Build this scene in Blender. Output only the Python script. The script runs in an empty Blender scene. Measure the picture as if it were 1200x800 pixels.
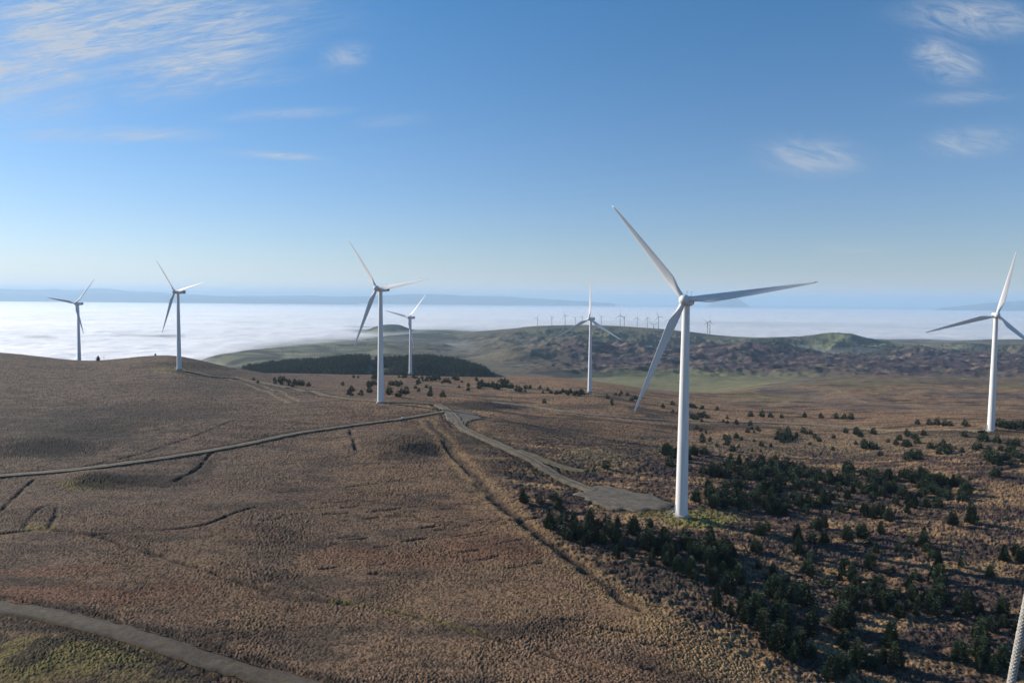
import bpy, math, random
import numpy as np
from mathutils import Vector, Matrix

# ------------------------------------------------------------------ camera, world, sun, exposure
C = bpy.context.scene
COL = C.collection
CZ = 72.0                                   # the camera stands on the nacelle of a turbine
FPX = 867.0
PITCH = math.atan(49 / FPX); ROLL = 0.0092
r0 = np.array([1, 0, 0.]); u0 = np.array([0, math.sin(PITCH), math.cos(PITCH)]); FW = np.array([0, math.cos(PITCH), -math.sin(PITCH)])
RT = r0 * math.cos(ROLL) + u0 * math.sin(ROLL); UP = -r0 * math.sin(ROLL) + u0 * math.cos(ROLL)
cam_d = bpy.data.cameras.new('camera'); cam = bpy.data.objects.new('camera', cam_d); COL.objects.link(cam)
cam_d.sensor_width = 36.0; cam_d.lens = FPX / 1200 * 36.0; cam_d.clip_start = 0.1; cam_d.clip_end = 300000
M = Matrix(((RT[0], UP[0], -FW[0], 0), (RT[1], UP[1], -FW[1], 0), (RT[2], UP[2], -FW[2], CZ), (0, 0, 0, 1)))
cam.matrix_world = M
C.camera = cam

SUN_EL = math.radians(23); SUN_AZ = math.radians(-66)        # azimuth clockwise from +Y
to_sun = Vector((math.sin(SUN_AZ) * math.cos(SUN_EL), math.cos(SUN_AZ) * math.cos(SUN_EL), math.sin(SUN_EL)))
sd = bpy.data.lights.new('sun', 'SUN'); sd.energy = 5.0; sd.angle = math.radians(0.5); sd.color = (1.0, 0.89, 0.75)
so = bpy.data.objects.new('sun', sd); COL.objects.link(so)
so.rotation_euler = to_sun.to_track_quat('Z', 'Y').to_euler(); so.location = (-300, 100, 300)

C.view_settings.view_transform = 'Standard'; C.view_settings.look = 'None'
C.view_settings.exposure = 0.43; C.view_settings.gamma = 1.0; C.view_settings.use_curve_mapping = False
C.render.engine = 'CYCLES'
C.cycles.use_denoising = True
C.cycles.max_bounces = 5; C.cycles.diffuse_bounces = 2; C.cycles.glossy_bounces = 2; C.cycles.volume_bounces = 1
C.cycles.transparent_max_bounces = 12; C.cycles.transmission_bounces = 2
C.cycles.use_adaptive_sampling = True; C.cycles.adaptive_threshold = 0.01

W = bpy.data.worlds.new('World'); C.world = W; W.use_nodes = True
HAZE_DENSITY = 4.7e-5; MIST = 1.25e-3


class NB:
    """small node-tree builder"""
    def __init__(s, nt): s.nt = nt; s.nt.nodes.clear()
    def n(s, t, **kw):
        o = s.nt.nodes.new(t)
        for k, v in kw.items(): setattr(o, k, v)
        return o
    def link(s, a, b): s.nt.links.new(a, b)
    def val(s, inp, v):
        if isinstance(v, bpy.types.NodeSocket): s.link(v, inp)
        else: inp.default_value = v
    def m(s, op, a, b=None, c=None, clamp=False):
        o = s.n('ShaderNodeMath', operation=op); o.use_clamp = clamp
        s.val(o.inputs[0], a)
        if b is not None: s.val(o.inputs[1], b)
        if c is not None: s.val(o.inputs[2], c)
        return o.outputs[0]
    def mix(s, f, a, b, mode='MIX'):
        o = s.n('ShaderNodeMix', data_type='RGBA', blend_type=mode)
        s.val(o.inputs[0], f); s.val(o.inputs[6], a); s.val(o.inputs[7], b)
        return o.outputs[2]
    def noise(s, vec, scale, detail=4, rough=0.55, dist=0.0):
        o = s.n('ShaderNodeTexNoise')
        s.link(vec, o.inputs['Vector']); o.inputs['Scale'].default_value = scale
        o.inputs['Detail'].default_value = detail; o.inputs['Roughness'].default_value = rough; o.inputs['Distortion'].default_value = dist
        return o.outputs[0]
    def ramp(s, f, stops):
        o = s.n('ShaderNodeValToRGB'); e = o.color_ramp.elements
        while len(e) < len(stops): e.new(0.5)
        for i, (p, c) in enumerate(stops):
            e[i].position = p; e[i].color = (c[0], c[1], c[2], 1) if not isinstance(c, float) else (c, c, c, 1)
        s.link(f, o.inputs[0]); return o.outputs[0]


def px_uv(px, py):
    d = FW + RT * (px - 600) / FPX - UP * (py - 400) / FPX
    return d[0] / d[1], d[2] / d[1]


# ---- sky with cirrus (laid out by compass direction, at infinity)
b = NB(W.node_tree)
sky = b.n('ShaderNodeTexSky', sky_type='NISHITA'); sky.sun_disc = False
sky.sun_elevation = SUN_EL; sky.sun_rotation = SUN_AZ
sky.altitude = 400; sky.air_density = 1.0; sky.dust_density = 0.2; sky.ozone_density = 1.6
tc = b.n('ShaderNodeTexCoord')
sep = b.n('ShaderNodeSeparateXYZ'); b.link(tc.outputs['Generated'], sep.inputs[0])
yy = b.m('MAXIMUM', sep.outputs[1], 0.05)
U = b.m('DIVIDE', sep.outputs[0], yy); V = b.m('DIVIDE', sep.outputs[2], yy)
comb = b.n('ShaderNodeCombineXYZ'); b.link(U, comb.inputs[0]); b.link(V, comb.inputs[1])


def stretched(scale_x, scale_y, rot, detail, rough, dist, off):
    mp = b.n('ShaderNodeMapping'); b.link(comb.outputs[0], mp.inputs[0])
    mp.vector_type = 'TEXTURE'
    mp.inputs['Rotation'].default_value = (0, 0, rot); mp.inputs['Scale'].default_value = (1 / scale_x, 1 / scale_y, 1)
    mp.inputs['Location'].default_value = (off, off * .7, 0)
    return b.noise(mp.outputs[0], 1.0, detail, rough, dist)


n_fine = stretched(8, 60, math.radians(9), 10, 0.68, 0.5, 3.1)
n_mid = stretched(4.5, 15, math.radians(14), 5, 0.6, 0.8, 1.3)
n_puff = stretched(12, 46, math.radians(-12), 10, 0.72, 1.6, 5.3)
# cloud veils: centre px, half sizes px, tilt deg, strength, texture (0 streaks 1 puff)
veils = [(120, 30, 210, 62, 6, 1.0, 0), (20, 70, 110, 60, 0, .9, 0), (235, 68, 105, 34, 14, .95, 0), (30, 103, 70, 10, 8, .8, 0), (230, 95, 130, 12, 5, .5, 0),
         (125, 158, 100, 8, 1, .85, 0), (320, 182, 50, 4, -3, .7, 0), (320, 134, 70, 6, 3, .45, 0), (406, 66, 26, 13, 8, .55, 1), (460, 142, 38, 7, 5, .35, 0),
         (1145, 22, 75, 20, -3, .75, 1), (1112, 73, 38, 20, -22, 1.0, 1), (1128, 115, 50, 8, 4, .4, 1), (952, 184, 54, 20, -3, .72, 1), (1140, 166, 46, 16, 5, .75, 1),
         (1000, 292, 50, 10, 0, .25, 1)]
tot0 = None; tot1 = None
for (cx, cy, rx, ry, tilt, st, kind) in veils:
    cu, cv = px_uv(cx, cy)
    t = math.radians(tilt); ax, ay = rx / FPX, ry / FPX
    du = b.m('SUBTRACT', U, cu); dv = b.m('SUBTRACT', V, cv)
    e1 = b.m('ADD', b.m('MULTIPLY', du, math.cos(t) / ax), b.m('MULTIPLY', dv, math.sin(t) / ax))
    e2 = b.m('ADD', b.m('MULTIPLY', du, -math.sin(t) / ay), b.m('MULTIPLY', dv, math.cos(t) / ay))
    q = b.m('ADD', b.m('MULTIPLY', e1, e1), b.m('MULTIPLY', e2, e2))
    g = b.m('MULTIPLY', b.m('POWER', 2.718, b.m('MULTIPLY', b.m('POWER', q, 1.4), -1.0)), st)
    if kind == 0: tot0 = g if tot0 is None else b.m('MAXIMUM', tot0, g)
    else: tot1 = g if tot1 is None else b.m('MAXIMUM', tot1, g)
tex0 = b.m('MULTIPLY', b.ramp(n_fine, [(.30, 0.0), (.78, 1.0)]), b.ramp(n_mid, [(.30, 0.25), (.70, 1.0)]))
tex1 = b.m('MULTIPLY', b.ramp(n_puff, [(.34, 0.0), (.74, 1.0)]), 1.35)
n_thr = stretched(14, 120, math.radians(10), 8, 0.7, 1.2, 7.7)
tex0 = b.m('ADD', b.m('MULTIPLY', tex0, .62), b.m('MULTIPLY', b.m('MULTIPLY', b.ramp(n_thr, [(.42, 0.0), (.70, 1.0)]), b.ramp(n_mid, [(.35, 0.1), (.65, 1.0)])), .6))
cl = b.m('ADD', b.m('MULTIPLY', b.m('MULTIPLY', tot0, 2.2), tex0), b.m('MULTIPLY', tot1, tex1))
front = b.m('GREATER_THAN', sep.outputs[1], 0.06)
cl = b.m('MULTIPLY', b.m('MULTIPLY', cl, 1.0), front, clamp=True)
el = b.m('MULTIPLY', sep.outputs[2], 2.4, clamp=True)
skyc = b.mix(1.0, sky.outputs[0], b.mix(el, (0.87, 0.88, 1.10, 1), (0.43, 0.93, 1.25, 1)), 'MULTIPLY')
cloudc = b.mix(1.0, b.mix(0.8, skyc, (5.6, 5.9, 6.3, 1)), (1, 1, 1, 1), 'MULTIPLY')
bg = b.n('ShaderNodeBackground'); bg.inputs['Strength'].default_value = 0.078
b.link(b.mix(cl, skyc, cloudc), bg.inputs[0])
wo = b.n('ShaderNodeOutputWorld'); b.link(bg.outputs[0], wo.inputs[0])

# ------------------------------------------------------------------ helpers
rng = np.random.default_rng(7); random.seed(7)


def hor(px): return 351 + 0.0092 * (px - 600)


def tan_of(px): return (px - 600) / FPX


def zrel(px, py, Y):                         # height below/above the camera of a point seen at px,py at depth Y
    d = FW + RT * (px - 600) / FPX - UP * (py - 400) / FPX
    return d[2] / d[1] * Y


def project(P):
    P = np.asarray(P, float) - np.array([0, 0, CZ])
    z = P @ FW
    return 600 + FPX * (P @ RT) / z, 400 - FPX * (P @ UP) / z


def hash2(i, j, seed):
    h = (i.astype(np.int64) * 374761393 + j.astype(np.int64) * 668265263 + seed * 974634777) & 0xFFFFFFFF
    h = ((h ^ (h >> 13)) * 1274126177) & 0xFFFFFFFF
    h = (h ^ (h >> 16)) & 0xFFFFFFFF
    return h


def gnoise(x, y, seed=0):                    # gradient noise, about -1..1
    xi = np.floor(x); yi = np.floor(y); fx = x - xi; fy = y - yi
    u = fx * fx * fx * (fx * (fx * 6 - 15) + 10); v = fy * fy * fy * (fy * (fy * 6 - 15) + 10)
    def g(di, dj):
        a = hash2(xi + di, yi + dj, seed).astype(np.float64) * (2 * math.pi / 4294967296.0)
        return np.cos(a) * (fx - di) + np.sin(a) * (fy - dj)
    a = g(0, 0); b_ = g(1, 0); c = g(0, 1); d = g(1, 1)
    return ((a + (b_ - a) * u) * (1 - v) + (c + (d - c) * u) * v) * 1.5


def fbm(x, y, wl, octv=4, seed=0, gain=0.5):
    s = 0; a = 1; t = 0
    for k in range(octv):
        s = s + a * gnoise(x / wl + 17.3 * k, y / wl - 9.1 * k, seed + k); t += a; a *= gain; wl *= 0.5
    return s / t


def sstep(e0, e1, x):
    t = np.clip((x - e0) / (e1 - e0), 0, 1); return t * t * (3 - 2 * t)


def mesh_np(name, verts, faces, mat=None, parent=None, smooth=True, loops=4, colors=None):
    me = bpy.data.meshes.new(name)
    verts = np.ascontiguousarray(verts, dtype=np.float32); faces = np.ascontiguousarray(faces, dtype=np.int32)
    me.vertices.add(len(verts)); me.vertices.foreach_set('co', verts.ravel())
    n = len(faces)
    me.loops.add(n * loops); me.loops.foreach_set('vertex_index', faces.ravel())
    me.polygons.add(n); me.polygons.foreach_set('loop_start', np.arange(0, n * loops, loops, dtype=np.int32))
    if smooth: me.polygons.foreach_set('use_smooth', np.ones(n, dtype=bool))
    me.update(calc_edges=True)
    if colors is not None:
        for an, arr in colors.items():
            at = me.attributes.new(an, 'FLOAT_COLOR', 'POINT')
            at.data.foreach_set('color', np.ascontiguousarray(arr, dtype=np.float32).ravel())
    if mat: me.materials.append(mat)
    o = bpy.data.objects.new(name, me); COL.objects.link(o)
    if parent: o.parent = parent
    return o


class MB:                                    # collects pieces of ONE part
    def __init__(s): s.v = []; s.f = []
    def add(s, vs, fs):
        k = len(s.v); s.v += [tuple(p) for p in vs]; s.f += [tuple(i + k for i in f) for f in fs]
    def tube(s, pts, rad, n=12, cap=True, squash=None):
        pts = [Vector(p) for p in pts]; rad = rad if hasattr(rad, '__len__') else [rad] * len(pts)
        rings = []; prev = None
        for i, p in enumerate(pts):
            t = (pts[min(i + 1, len(pts) - 1)] - pts[max(i - 1, 0)]).normalized()
            if prev is None:
                a = Vector((0, 0, 1)) if abs(t.z) < 0.9 else Vector((1, 0, 0)); x = t.cross(a).normalized()
            else:
                x = (prev - t * prev.dot(t)).normalized()
            prev = x; y = t.cross(x)
            rings.append([p + (x * math.cos(2 * math.pi * k / n) + y * math.sin(2 * math.pi * k / n)) * rad[i] for k in range(n)])
        vs = [q for r in rings for q in r]; fs = []
        for i in range(len(rings) - 1):
            for k in range(n):
                a = i * n + k; c = i * n + (k + 1) % n; fs.append((a, c, c + n, a + n))
        if cap: fs.append(tuple(range(n - 1, -1, -1))); fs.append(tuple(range((len(rings) - 1) * n, len(rings) * n)))
        s.add(vs, fs)
    def box(s, c, d, rz=0):
        vs = []
        for z in (-1, 1):
            for x, y in ((-1, -1), (1, -1), (1, 1), (-1, 1)):
                X, Y = x * d[0] / 2, y * d[1] / 2
                vs.append((c[0] + X * math.cos(rz) - Y * math.sin(rz), c[1] + X * math.sin(rz) + Y * math.cos(rz), c[2] + z * d[2] / 2))
        s.add(vs, [(3, 2, 1, 0), (4, 5, 6, 7), (0, 1, 5, 4), (1, 2, 6, 5), (2, 3, 7, 6), (3, 0, 4, 7)])
    def build(s, name, mat, parent=None, smooth=False, auto=None):
        me = bpy.data.meshes.new(name); me.from_pydata(s.v, [], s.f); me.update()
        if smooth: me.polygons.foreach_set('use_smooth', [True] * len(me.polygons))
        me.materials.append(mat)
        o = bpy.data.objects.new(name, me); COL.objects.link(o)
        if parent: o.parent = parent
        return o


def tag(o, label, cat=None, group=None, kind=None):
    if label: o['label'] = label
    if cat: o['category'] = cat
    if group: o['group'] = group
    if kind: o['kind'] = kind
    return o


def thing(name, loc, rz=0, label=None, cat=None, group=None):
    o = bpy.data.objects.new(name, None); COL.objects.link(o); o.location = loc; o.rotation_euler = (0, 0, rz)
    o.empty_display_size = 1
    return tag(o, label, cat, group)


def principled(name, color, rough=0.6, metal=0.0, noise_amt=0.0, noise_scale=1.0, spec=0.5):
    m = bpy.data.materials.new(name); m.use_nodes = True
    q = NB(m.node_tree); pr = q.n('ShaderNodeBsdfPrincipled'); out = q.n('ShaderNodeOutputMaterial'); q.link(pr.outputs[0], out.inputs[0])
    pr.inputs['Roughness'].default_value = rough; pr.inputs['Metallic'].default_value = metal; pr.inputs['Specular IOR Level'].default_value = spec
    if noise_amt:
        t = q.n('ShaderNodeTexCoord'); nz = q.noise(t.outputs['Object'], noise_scale, 6, 0.6)
        f = q.ramp(nz, [(.3, 1 - noise_amt), (.7, 1 + noise_amt * .5)])
        q.link(q.mix(1.0, (*color, 1), f, 'MULTIPLY'), pr.inputs['Base Color'])
    else: pr.inputs['Base Color'].default_value = (*color, 1)
    return m


# ------------------------------------------------------------------ terrain heights (relative to the camera)
near_Y = np.array([20, 90, 130, 180, 240, 320, 400, 460, 560, 680, 820, 960, 1100, 1300, 1530, 1800, 2200, 3000.])
T = {
    -420: [70, 69, 68, 68, 67, 66, 65, 64, 62, 61, 60, 78, 105, 150, 195, 240, 290, 350],
    0:    [70, 68, 67, 67, 66.5, 66.5, 67, 67, 66, 64.5, 63.3, 79, 108, 150, 195, 240, 290, 350],
    100:  [70, 68, 67, 67, 66.5, 66, 67, 68, 68, 68.5, 70.4, 88, 118, 160, 205, 245, 290, 350],
    200:  [70, 68, 67.5, 67, 66.5, 66, 66.5, 67, 67, 66.3, 64.2, 80, 115, 165, 210, 250, 290, 350],
    270:  [70, 68, 68, 67, 66.5, 66, 66, 67, 70, 74, 77, 97, 130, 175, 215, 250, 290, 350],
    350:  [70, 68, 68, 67.5, 67, 66.3, 65.5, 66, 72, 79, 89, 98, 128, 175, 215, 250, 290, 350],
    445:  [70, 68, 68, 67.5, 67.2, 66.6, 65, 64.3, 70, 80, 90, 98, 128, 175, 215, 250, 290, 350],
    520:  [70, 68.5, 68, 67.5, 67.3, 66.8, 65.6, 67, 75, 84, 91, 98.5, 130, 175, 215, 250, 290, 350],
    600:  [70, 68.5, 68.3, 68, 67.8, 67.4, 68, 72, 80, 87, 94, 101, 114, 150, 200, 245, 290, 350],
    690:  [70, 69, 69, 69, 69, 70.3, 74, 78, 84, 87.5, 95, 105, 120, 158, 190, 208, 225, 290],
    800:  [70, 70.5, 70.5, 70.3, 70, 72.5, 78, 83, 90, 97, 107, 120, 135, 165, 189, 203, 222, 290],
    900:  [70, 73, 73, 73, 73, 76.5, 81, 85, 92, 100, 112, 124, 133, 149, 168, 196, 228, 290],
    1000: [70, 74, 75, 75.5, 76, 79, 83, 86, 93, 101, 113, 122, 131, 141, 151, 190, 240, 300],
    1160: [70, 75, 77, 77, 76.5, 77, 77.3, 77, 87, 99, 115, 127, 134, 142, 151, 192, 240, 300],
    1300: [70, 75, 78, 78, 77, 77, 78, 79, 88, 100, 115, 127, 134, 142, 150, 192, 240, 300],
    1620: [70, 75, 78, 78, 77, 77, 78, 80, 90, 100, 115, 127, 134, 142, 150, 192, 240, 300],
}
ridges = [  # crest polyline px, depth, front reach, back reach, name
    ([(240, 440), (270, 433), (290, 431), (330, 427), (400, 421), (430, 421), (445, 424), (500, 420), (540, 425), (590, 441), (630, 455)], 1600, 420, 420, 'forest'),
    ([(400, 412), (440, 405), (500, 396), (530, 391), (560, 388), (600, 385), (625, 382.5), (650, 381.5), (690, 380.5), (720, 381), (760, 384.5), (800, 388.5), (840, 393), (870, 396), (950, 405), (1020, 415)], 4500, 1500, 900, 'farm'),
    ([(400, 395), (425, 388), (436, 384), (445, 381), (455, 379.8), (468, 380.3), (476, 383.5), (484, 386.5), (520, 388), (580, 391), (620, 394)], 5600, 500, 500, 'knob'),
    ([(430, 430), (500, 420), (560, 410), (610, 402), (650, 396.5), (680, 392.5), (700, 397), (720, 403), (760, 409), (800, 408), (830, 401), (860, 396), (880, 394.5), (905, 397), (930, 404), (970, 411), (1000, 413.5), (1100, 414.5), (1200, 414), (1420, 411)], 3200, 950, 420, 'purple'),
    ([(850, 402), (900, 397), (940, 394.8), (960, 391.5), (982, 390), (1000, 392), (1020, 397), (1060, 405), (1110, 412)], 4300, 600, 600, 'green'),
    ([(1030, 410), (1100, 405), (1130, 400), (1160, 397), (1200, 398), (1420, 394)], 4700, 500, 350, 'right'),
    ([(560, 418), (600, 409), (640, 413), (680, 420), (740, 424), (800, 421), (850, 415), (900, 418), (980, 425), (1080, 424), (1200, 426), (1400, 424)], 2700, 350, 260, 'knolls'),
    ([(430, 405), (450, 402), (520, 405), (600, 412)], 3500, 1200, 500, 'fields'),
]
streaks = [([(18, 400), (30, 397.6), (45, 396.6), (56, 397.6), (68, 400)], 4450), ([(130, 398), (152, 395.6), (170, 396.4), (198, 394.6), (215, 398)], 4700), ([(255, 383), (275, 379.3), (300, 379.0), (320, 382)], 7000), ([(400, 385), (425, 382), (440, 383), (450, 385)], 6300)]


def build_smooth(tt, YY):
    """tt,YY 1-D arrays -> z[rows Y, cols t], smooth terrain"""
    keys = sorted(T); kt = np.array([tan_of(k) for k in keys])
    L = np.log(YY)
    prof = np.array([np.interp(L, np.log(near_Y), -np.array(T[k], float)) for k in keys])   # keys x Y
    # smooth profiles a little along Y
    near = np.empty((len(YY), len(tt)))
    # Catmull-Rom across t
    idx = np.clip(np.searchsorted(kt, tt) - 1, 0, len(kt) - 2)
    f = np.clip((tt - kt[idx]) / (kt[idx + 1] - kt[idx]), 0, 1)
    p0 = prof[np.maximum(idx - 1, 0)]; p1 = prof[idx]; p2 = prof[idx + 1]; p3 = prof[np.minimum(idx + 2, len(kt) - 1)]
    f = f[:, None]; m1 = (p2 - p0) / 2; m2 = (p3 - p1) / 2
    near = ((2 * f**3 - 3 * f**2 + 1) * p1 + (f**3 - 2 * f**2 + f) * m1 + (-2 * f**3 + 3 * f**2) * p2 + (f**3 - f**2) * m2).T
    k = np.array([1, 4, 6, 4, 1.]); k /= k.sum()
    for _ in range(3):
        pad = np.pad(near, ((2, 2), (0, 0)), 'edge'); near = sum(k[i] * pad[i:i + len(YY)] for i in range(5))
    tm, Ym = np.meshgrid(tt, YY)
    X = tm * Ym
    pxm = 600 + FPX * tm
    base = -215 - 55 * sstep(2000, 4200, Ym) - 45 * sstep(5000, 7500, Ym)
    Ye = (1 + .07 * fbm(X, Ym, 500, 3, 15)) * np.interp(pxm, [235, 250, 300, 350, 420, 470, 520], [2900, 3000, 3350, 3750, 4250, 5100, 5600])
    lf = -222 - 16 * sstep(2200, 3800, Ym) - 80 * sstep(Ye * .90, Ye * 1.35, Ym)
    wl_ = (1 - sstep(500, 620, pxm)); base = base * (1 - wl_) + lf * wl_
    base = np.where(pxm < 500, base - 90 * (1 - sstep(185, 290, pxm + 40 * gnoise(Ym / 300, Ym * 0, 8))) * sstep(1500, 1900, Ym), base)
    rgt = -216 - 30 * sstep(2200, 4000, Ym) - 60 * sstep(4850, 5400, Ym); wr_ = sstep(700, 860, pxm); base = base * (1 - wr_) + rgt * wr_
    base = base + (12 - 6 * sstep(500, 200, pxm)) * fbm(X, Ym, 900, 3, 5)
    hills = base
    for (pl, Y0, fr, bk, nm) in ridges:
        xs = np.array([p[0] for p in pl], float); zs = np.array([zrel(p[0], p[1], Y0) for p in pl])
        xx = np.linspace(xs[0], xs[-1], 160); zz = np.interp(xx, xs, zs)
        kk = np.hanning(9); kk /= kk.sum(); zz = np.convolve(np.pad(zz, 4, 'edge'), kk, 'valid')
        wob = 0 if nm in ('farm', 'green') else 1
        Yc = Y0 * (1 + wob * 0.03 * gnoise(pxm / 60, pxm * 0 + Y0, 3))
        zc = np.interp(pxm, xx, zz) * Yc / Y0
        taper = sstep(xs[0] - 60, xs[0] + 10, pxm) * (1 - sstep(xs[-1] - 10, xs[-1] + 60, pxm))
        dY = Ym - Yc
        g = np.where(dY < 0, np.exp(-(dY / fr)**2 * 1.4), np.exp(-(dY / bk)**2 * 1.4)) * taper
        z = -330 + (zc + 330) * g if nm != 'fields' else base + (zc - base) * g
        kx = 9.0
        hills = np.logaddexp(hills / kx, z / kx) * kx - 0.0
    for (pl, Y0) in streaks:
        xs = np.array([p[0] for p in pl], float); zs = np.array([zrel(p[0], p[1], Y0) for p in pl])
        zc = np.interp(pxm, xs, zs) - 2 + 5 * fbm(X, Ym, 160, 3, 17)
        ok = (pxm > xs[0]) & (pxm < xs[-1])
        g = np.exp(-((Ym - Y0) / 260)**2) * ok
        hills = np.maximum(hills, -330 + (zc + 330) * g)
    out = np.logaddexp(near / 4.0, hills / 4.0) * 4.0
    # only let the far hills act beyond 1050 m
    w = sstep(1000, 1250, Ym)
    return near * (1 - w) + out * w


# fine grid -----------------------------------------------------------------
t_in = np.arange(-0.735, 0.7351, 0.9 / FPX)
t_all = np.concatenate([np.linspace(-1.12, -0.745, 34), t_in, np.linspace(0.745, 1.12, 34)])
v_rows = np.arange(70 * FPX / 92, 70 * FPX / 1150, -0.78)
Y_near = 70 * FPX / v_rows
Y_all = np.concatenate([np.linspace(20, 88, 18), Y_near, np.exp(np.linspace(math.log(1156), math.log(9600), 470))])
NYs, NTs = len(Y_all), len(t_all)
ct = np.linspace(-1.13, 1.13, 700); cY = np.exp(np.linspace(math.log(19), math.log(9700), 620))
Zc = build_smooth(ct, cY)


def bilin(grid, gt, gL, t, L):
    a = np.clip(np.searchsorted(gt, t) - 1, 0, len(gt) - 2); c = np.clip(np.searchsorted(gL, L) - 1, 0, len(gL) - 2)
    ft = np.clip((t - gt[a]) / (gt[a + 1] - gt[a]), 0, 1); fL = np.clip((L - gL[c]) / (gL[c + 1] - gL[c]), 0, 1)
    return (grid[c, a] * (1 - ft) + grid[c, a + 1] * ft) * (1 - fL) + (grid[c + 1, a] * (1 - ft) + grid[c + 1, a + 1] * ft) * fL


Lc = np.log(cY)


def smooth_z(x, y):
    x = np.asarray(x, float); y = np.asarray(y, float)
    return bilin(Zc, ct, Lc, x / y, np.log(y))


# mounds and hollows: px, py, width m across, depth m, height m
_yy = np.exp(np.linspace(math.log(95), math.log(9000), 5000))


def pick(px, py, ymin=95, ymax=9000):
    """ground point seen at px,py (first hit)"""
    d = FW + RT * (px - 600) / FPX - UP * (py - 400) / FPX
    Y = _yy[(_yy >= ymin) & (_yy <= ymax)]
    ray = d[2] / d[1] * Y; g = smooth_z(d[0] / d[1] * Y, Y)
    hit = np.nonzero(ray <= g)[0]
    if len(hit) == 0: i = np.argmin(ray - g); Yh = Y[i]
    else:
        i = hit[0]
        if i == 0: Yh = Y[0]
        else:
            a = ray[i - 1] - g[i - 1]; c = g[i] - ray[i]; Yh = Y[i - 1] + (Y[i] - Y[i - 1]) * a / (a + c + 1e-9)
    return np.array([d[0] / d[1] * Yh, Yh])


mounds = [(455, 522, 22, 26, 4.0), (512, 530, 14, 14, -1.4), (15, 520, 34, 30, 3.4), (70, 529, 24, 15, -1.6), (100, 508, 24, 16, -1.2), (105, 560, 12, 12, 2.6), (160, 568, 24, 10, -1.5),
          (560, 474, 34, 22, 4.0), (620, 482, 26, 18, -2.5), (250, 500, 45, 30, 2.2), (170, 505, 30, 26, -2.0), (1190, 497, 22, 10, 2.2), (890, 490, 30, 14, 1.6),
          (200, 425, 60, 40, 2.0), (345, 460, 24, 18, 2.0), (640, 560, 12, 14, -1.2), (720, 500, 34, 24, 2.5), (800, 505, 28, 14, -2.0), (530, 500, 12, 14, -1.2),
          (700, 540, 24, 24, 1.6), (760, 555, 18, 10, -1.0), (40, 770, 14, 10, 1.2), (330, 600, 22, 18, 1.0), (620, 640, 18, 16, 1.0), (900, 600, 26, 18, -1.5), (1000, 640, 24, 16, 1.3)]
mnd = [(pick(m_[0], m_[1]), *m_[2:]) for m_ in mounds]


def mid_z(x, y):
    """smooth terrain + mounds + gentle relief"""
    z = smooth_z(x, y)
    for (c, wx, wy, h) in mnd:
        z = z + h * np.exp(-(((x - c[0]) / wx)**2 + ((y - c[1]) / wy)**2))
    fade = sstep(60, 160, y)
    z = z + fade * (1.0 * fbm(x, y, 90, 3, 11) + 1.6 * fbm(x, y, 260, 2, 21) * sstep(300, 700, y))
    return z


# roads ---------------------------------------------------------------------
def poly_pts(pxs, step=2.0):
    P = np.array([pick(a, c) for a, c in pxs])
    seg = np.linalg.norm(np.diff(P, axis=0), axis=1); s = np.concatenate([[0], np.cumsum(seg)])
    n = max(int(s[-1] / step), 8); q = np.linspace(0, s[-1], n)
    R = np.stack([np.interp(q, s, P[:, 0]), np.interp(q, s, P[:, 1])], 1)
    k = np.hanning(13); k /= k.sum()
    Rp = np.pad(R, ((6, 6), (0, 0)), 'reflect', reflect_type='odd')
    return np.stack([np.convolve(Rp[:, i], k, 'valid') for i in (0, 1)], 1)


roads = {
    'track_foreground': ([(-90, 703), (-40, 706), (0, 711), (40, 716), (75, 723), (110, 731), (150, 741), (190, 753), (225, 765), (260, 776), (290, 784), (330, 795), (390, 812)], 3.9),
    'track_moor': ([(-160, 566), (-60, 563), (0, 558), (50, 554), (100, 549), (150, 541), (200, 534), (250, 527), (300, 518), (350, 508), (400, 500), (440, 494), (473, 490), (500, 486), (518, 483)], 4.2),
    'track_main': ([(512, 474), (524, 480), (533, 488), (540, 498), (555, 508), (575, 517), (600, 529), (625, 541), (650, 554), (672, 564), (695, 574)], 4.6),
    'track_ridge': ([(518, 474), (480, 471), (455, 470), (420, 468), (385, 463), (345, 454), (310, 448), (280, 443), (250, 440), (232, 436), (214, 433)], 4.2),
    'track_far': ([(575, 470), (620, 475), (660, 482), (700, 487), (740, 489.5), (790, 491.5), (850, 493), (910, 495), (960, 498), (1010, 501), (1080, 503.5), (1150, 505.5)], 5.0),
    'track_edge': ([(470, 449), (530, 452), (590, 456), (640, 459.5), (690, 461), (730, 463)], 5.0),
    'track_spur': ([(606, 529), (635, 540), (660, 549), (685, 553)], 4.0),
}
RD = {k: (poly_pts(p), w) for k, (p, w) in roads.items()}
pads = {'hardstanding': [(676, 579), (690, 571), (705, 568), (735, 574), (762, 580), (788, 588), (782, 593), (752, 596), (722, 596), (697, 587)],
        'junction_pad': [(517, 478), (535, 480), (556, 484), (566, 490), (549, 492), (545, 497), (535, 497), (524, 490)]}
PD = {k: np.array([pick(a, c) for a, c in v]) for k, v in pads.items()}
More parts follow.
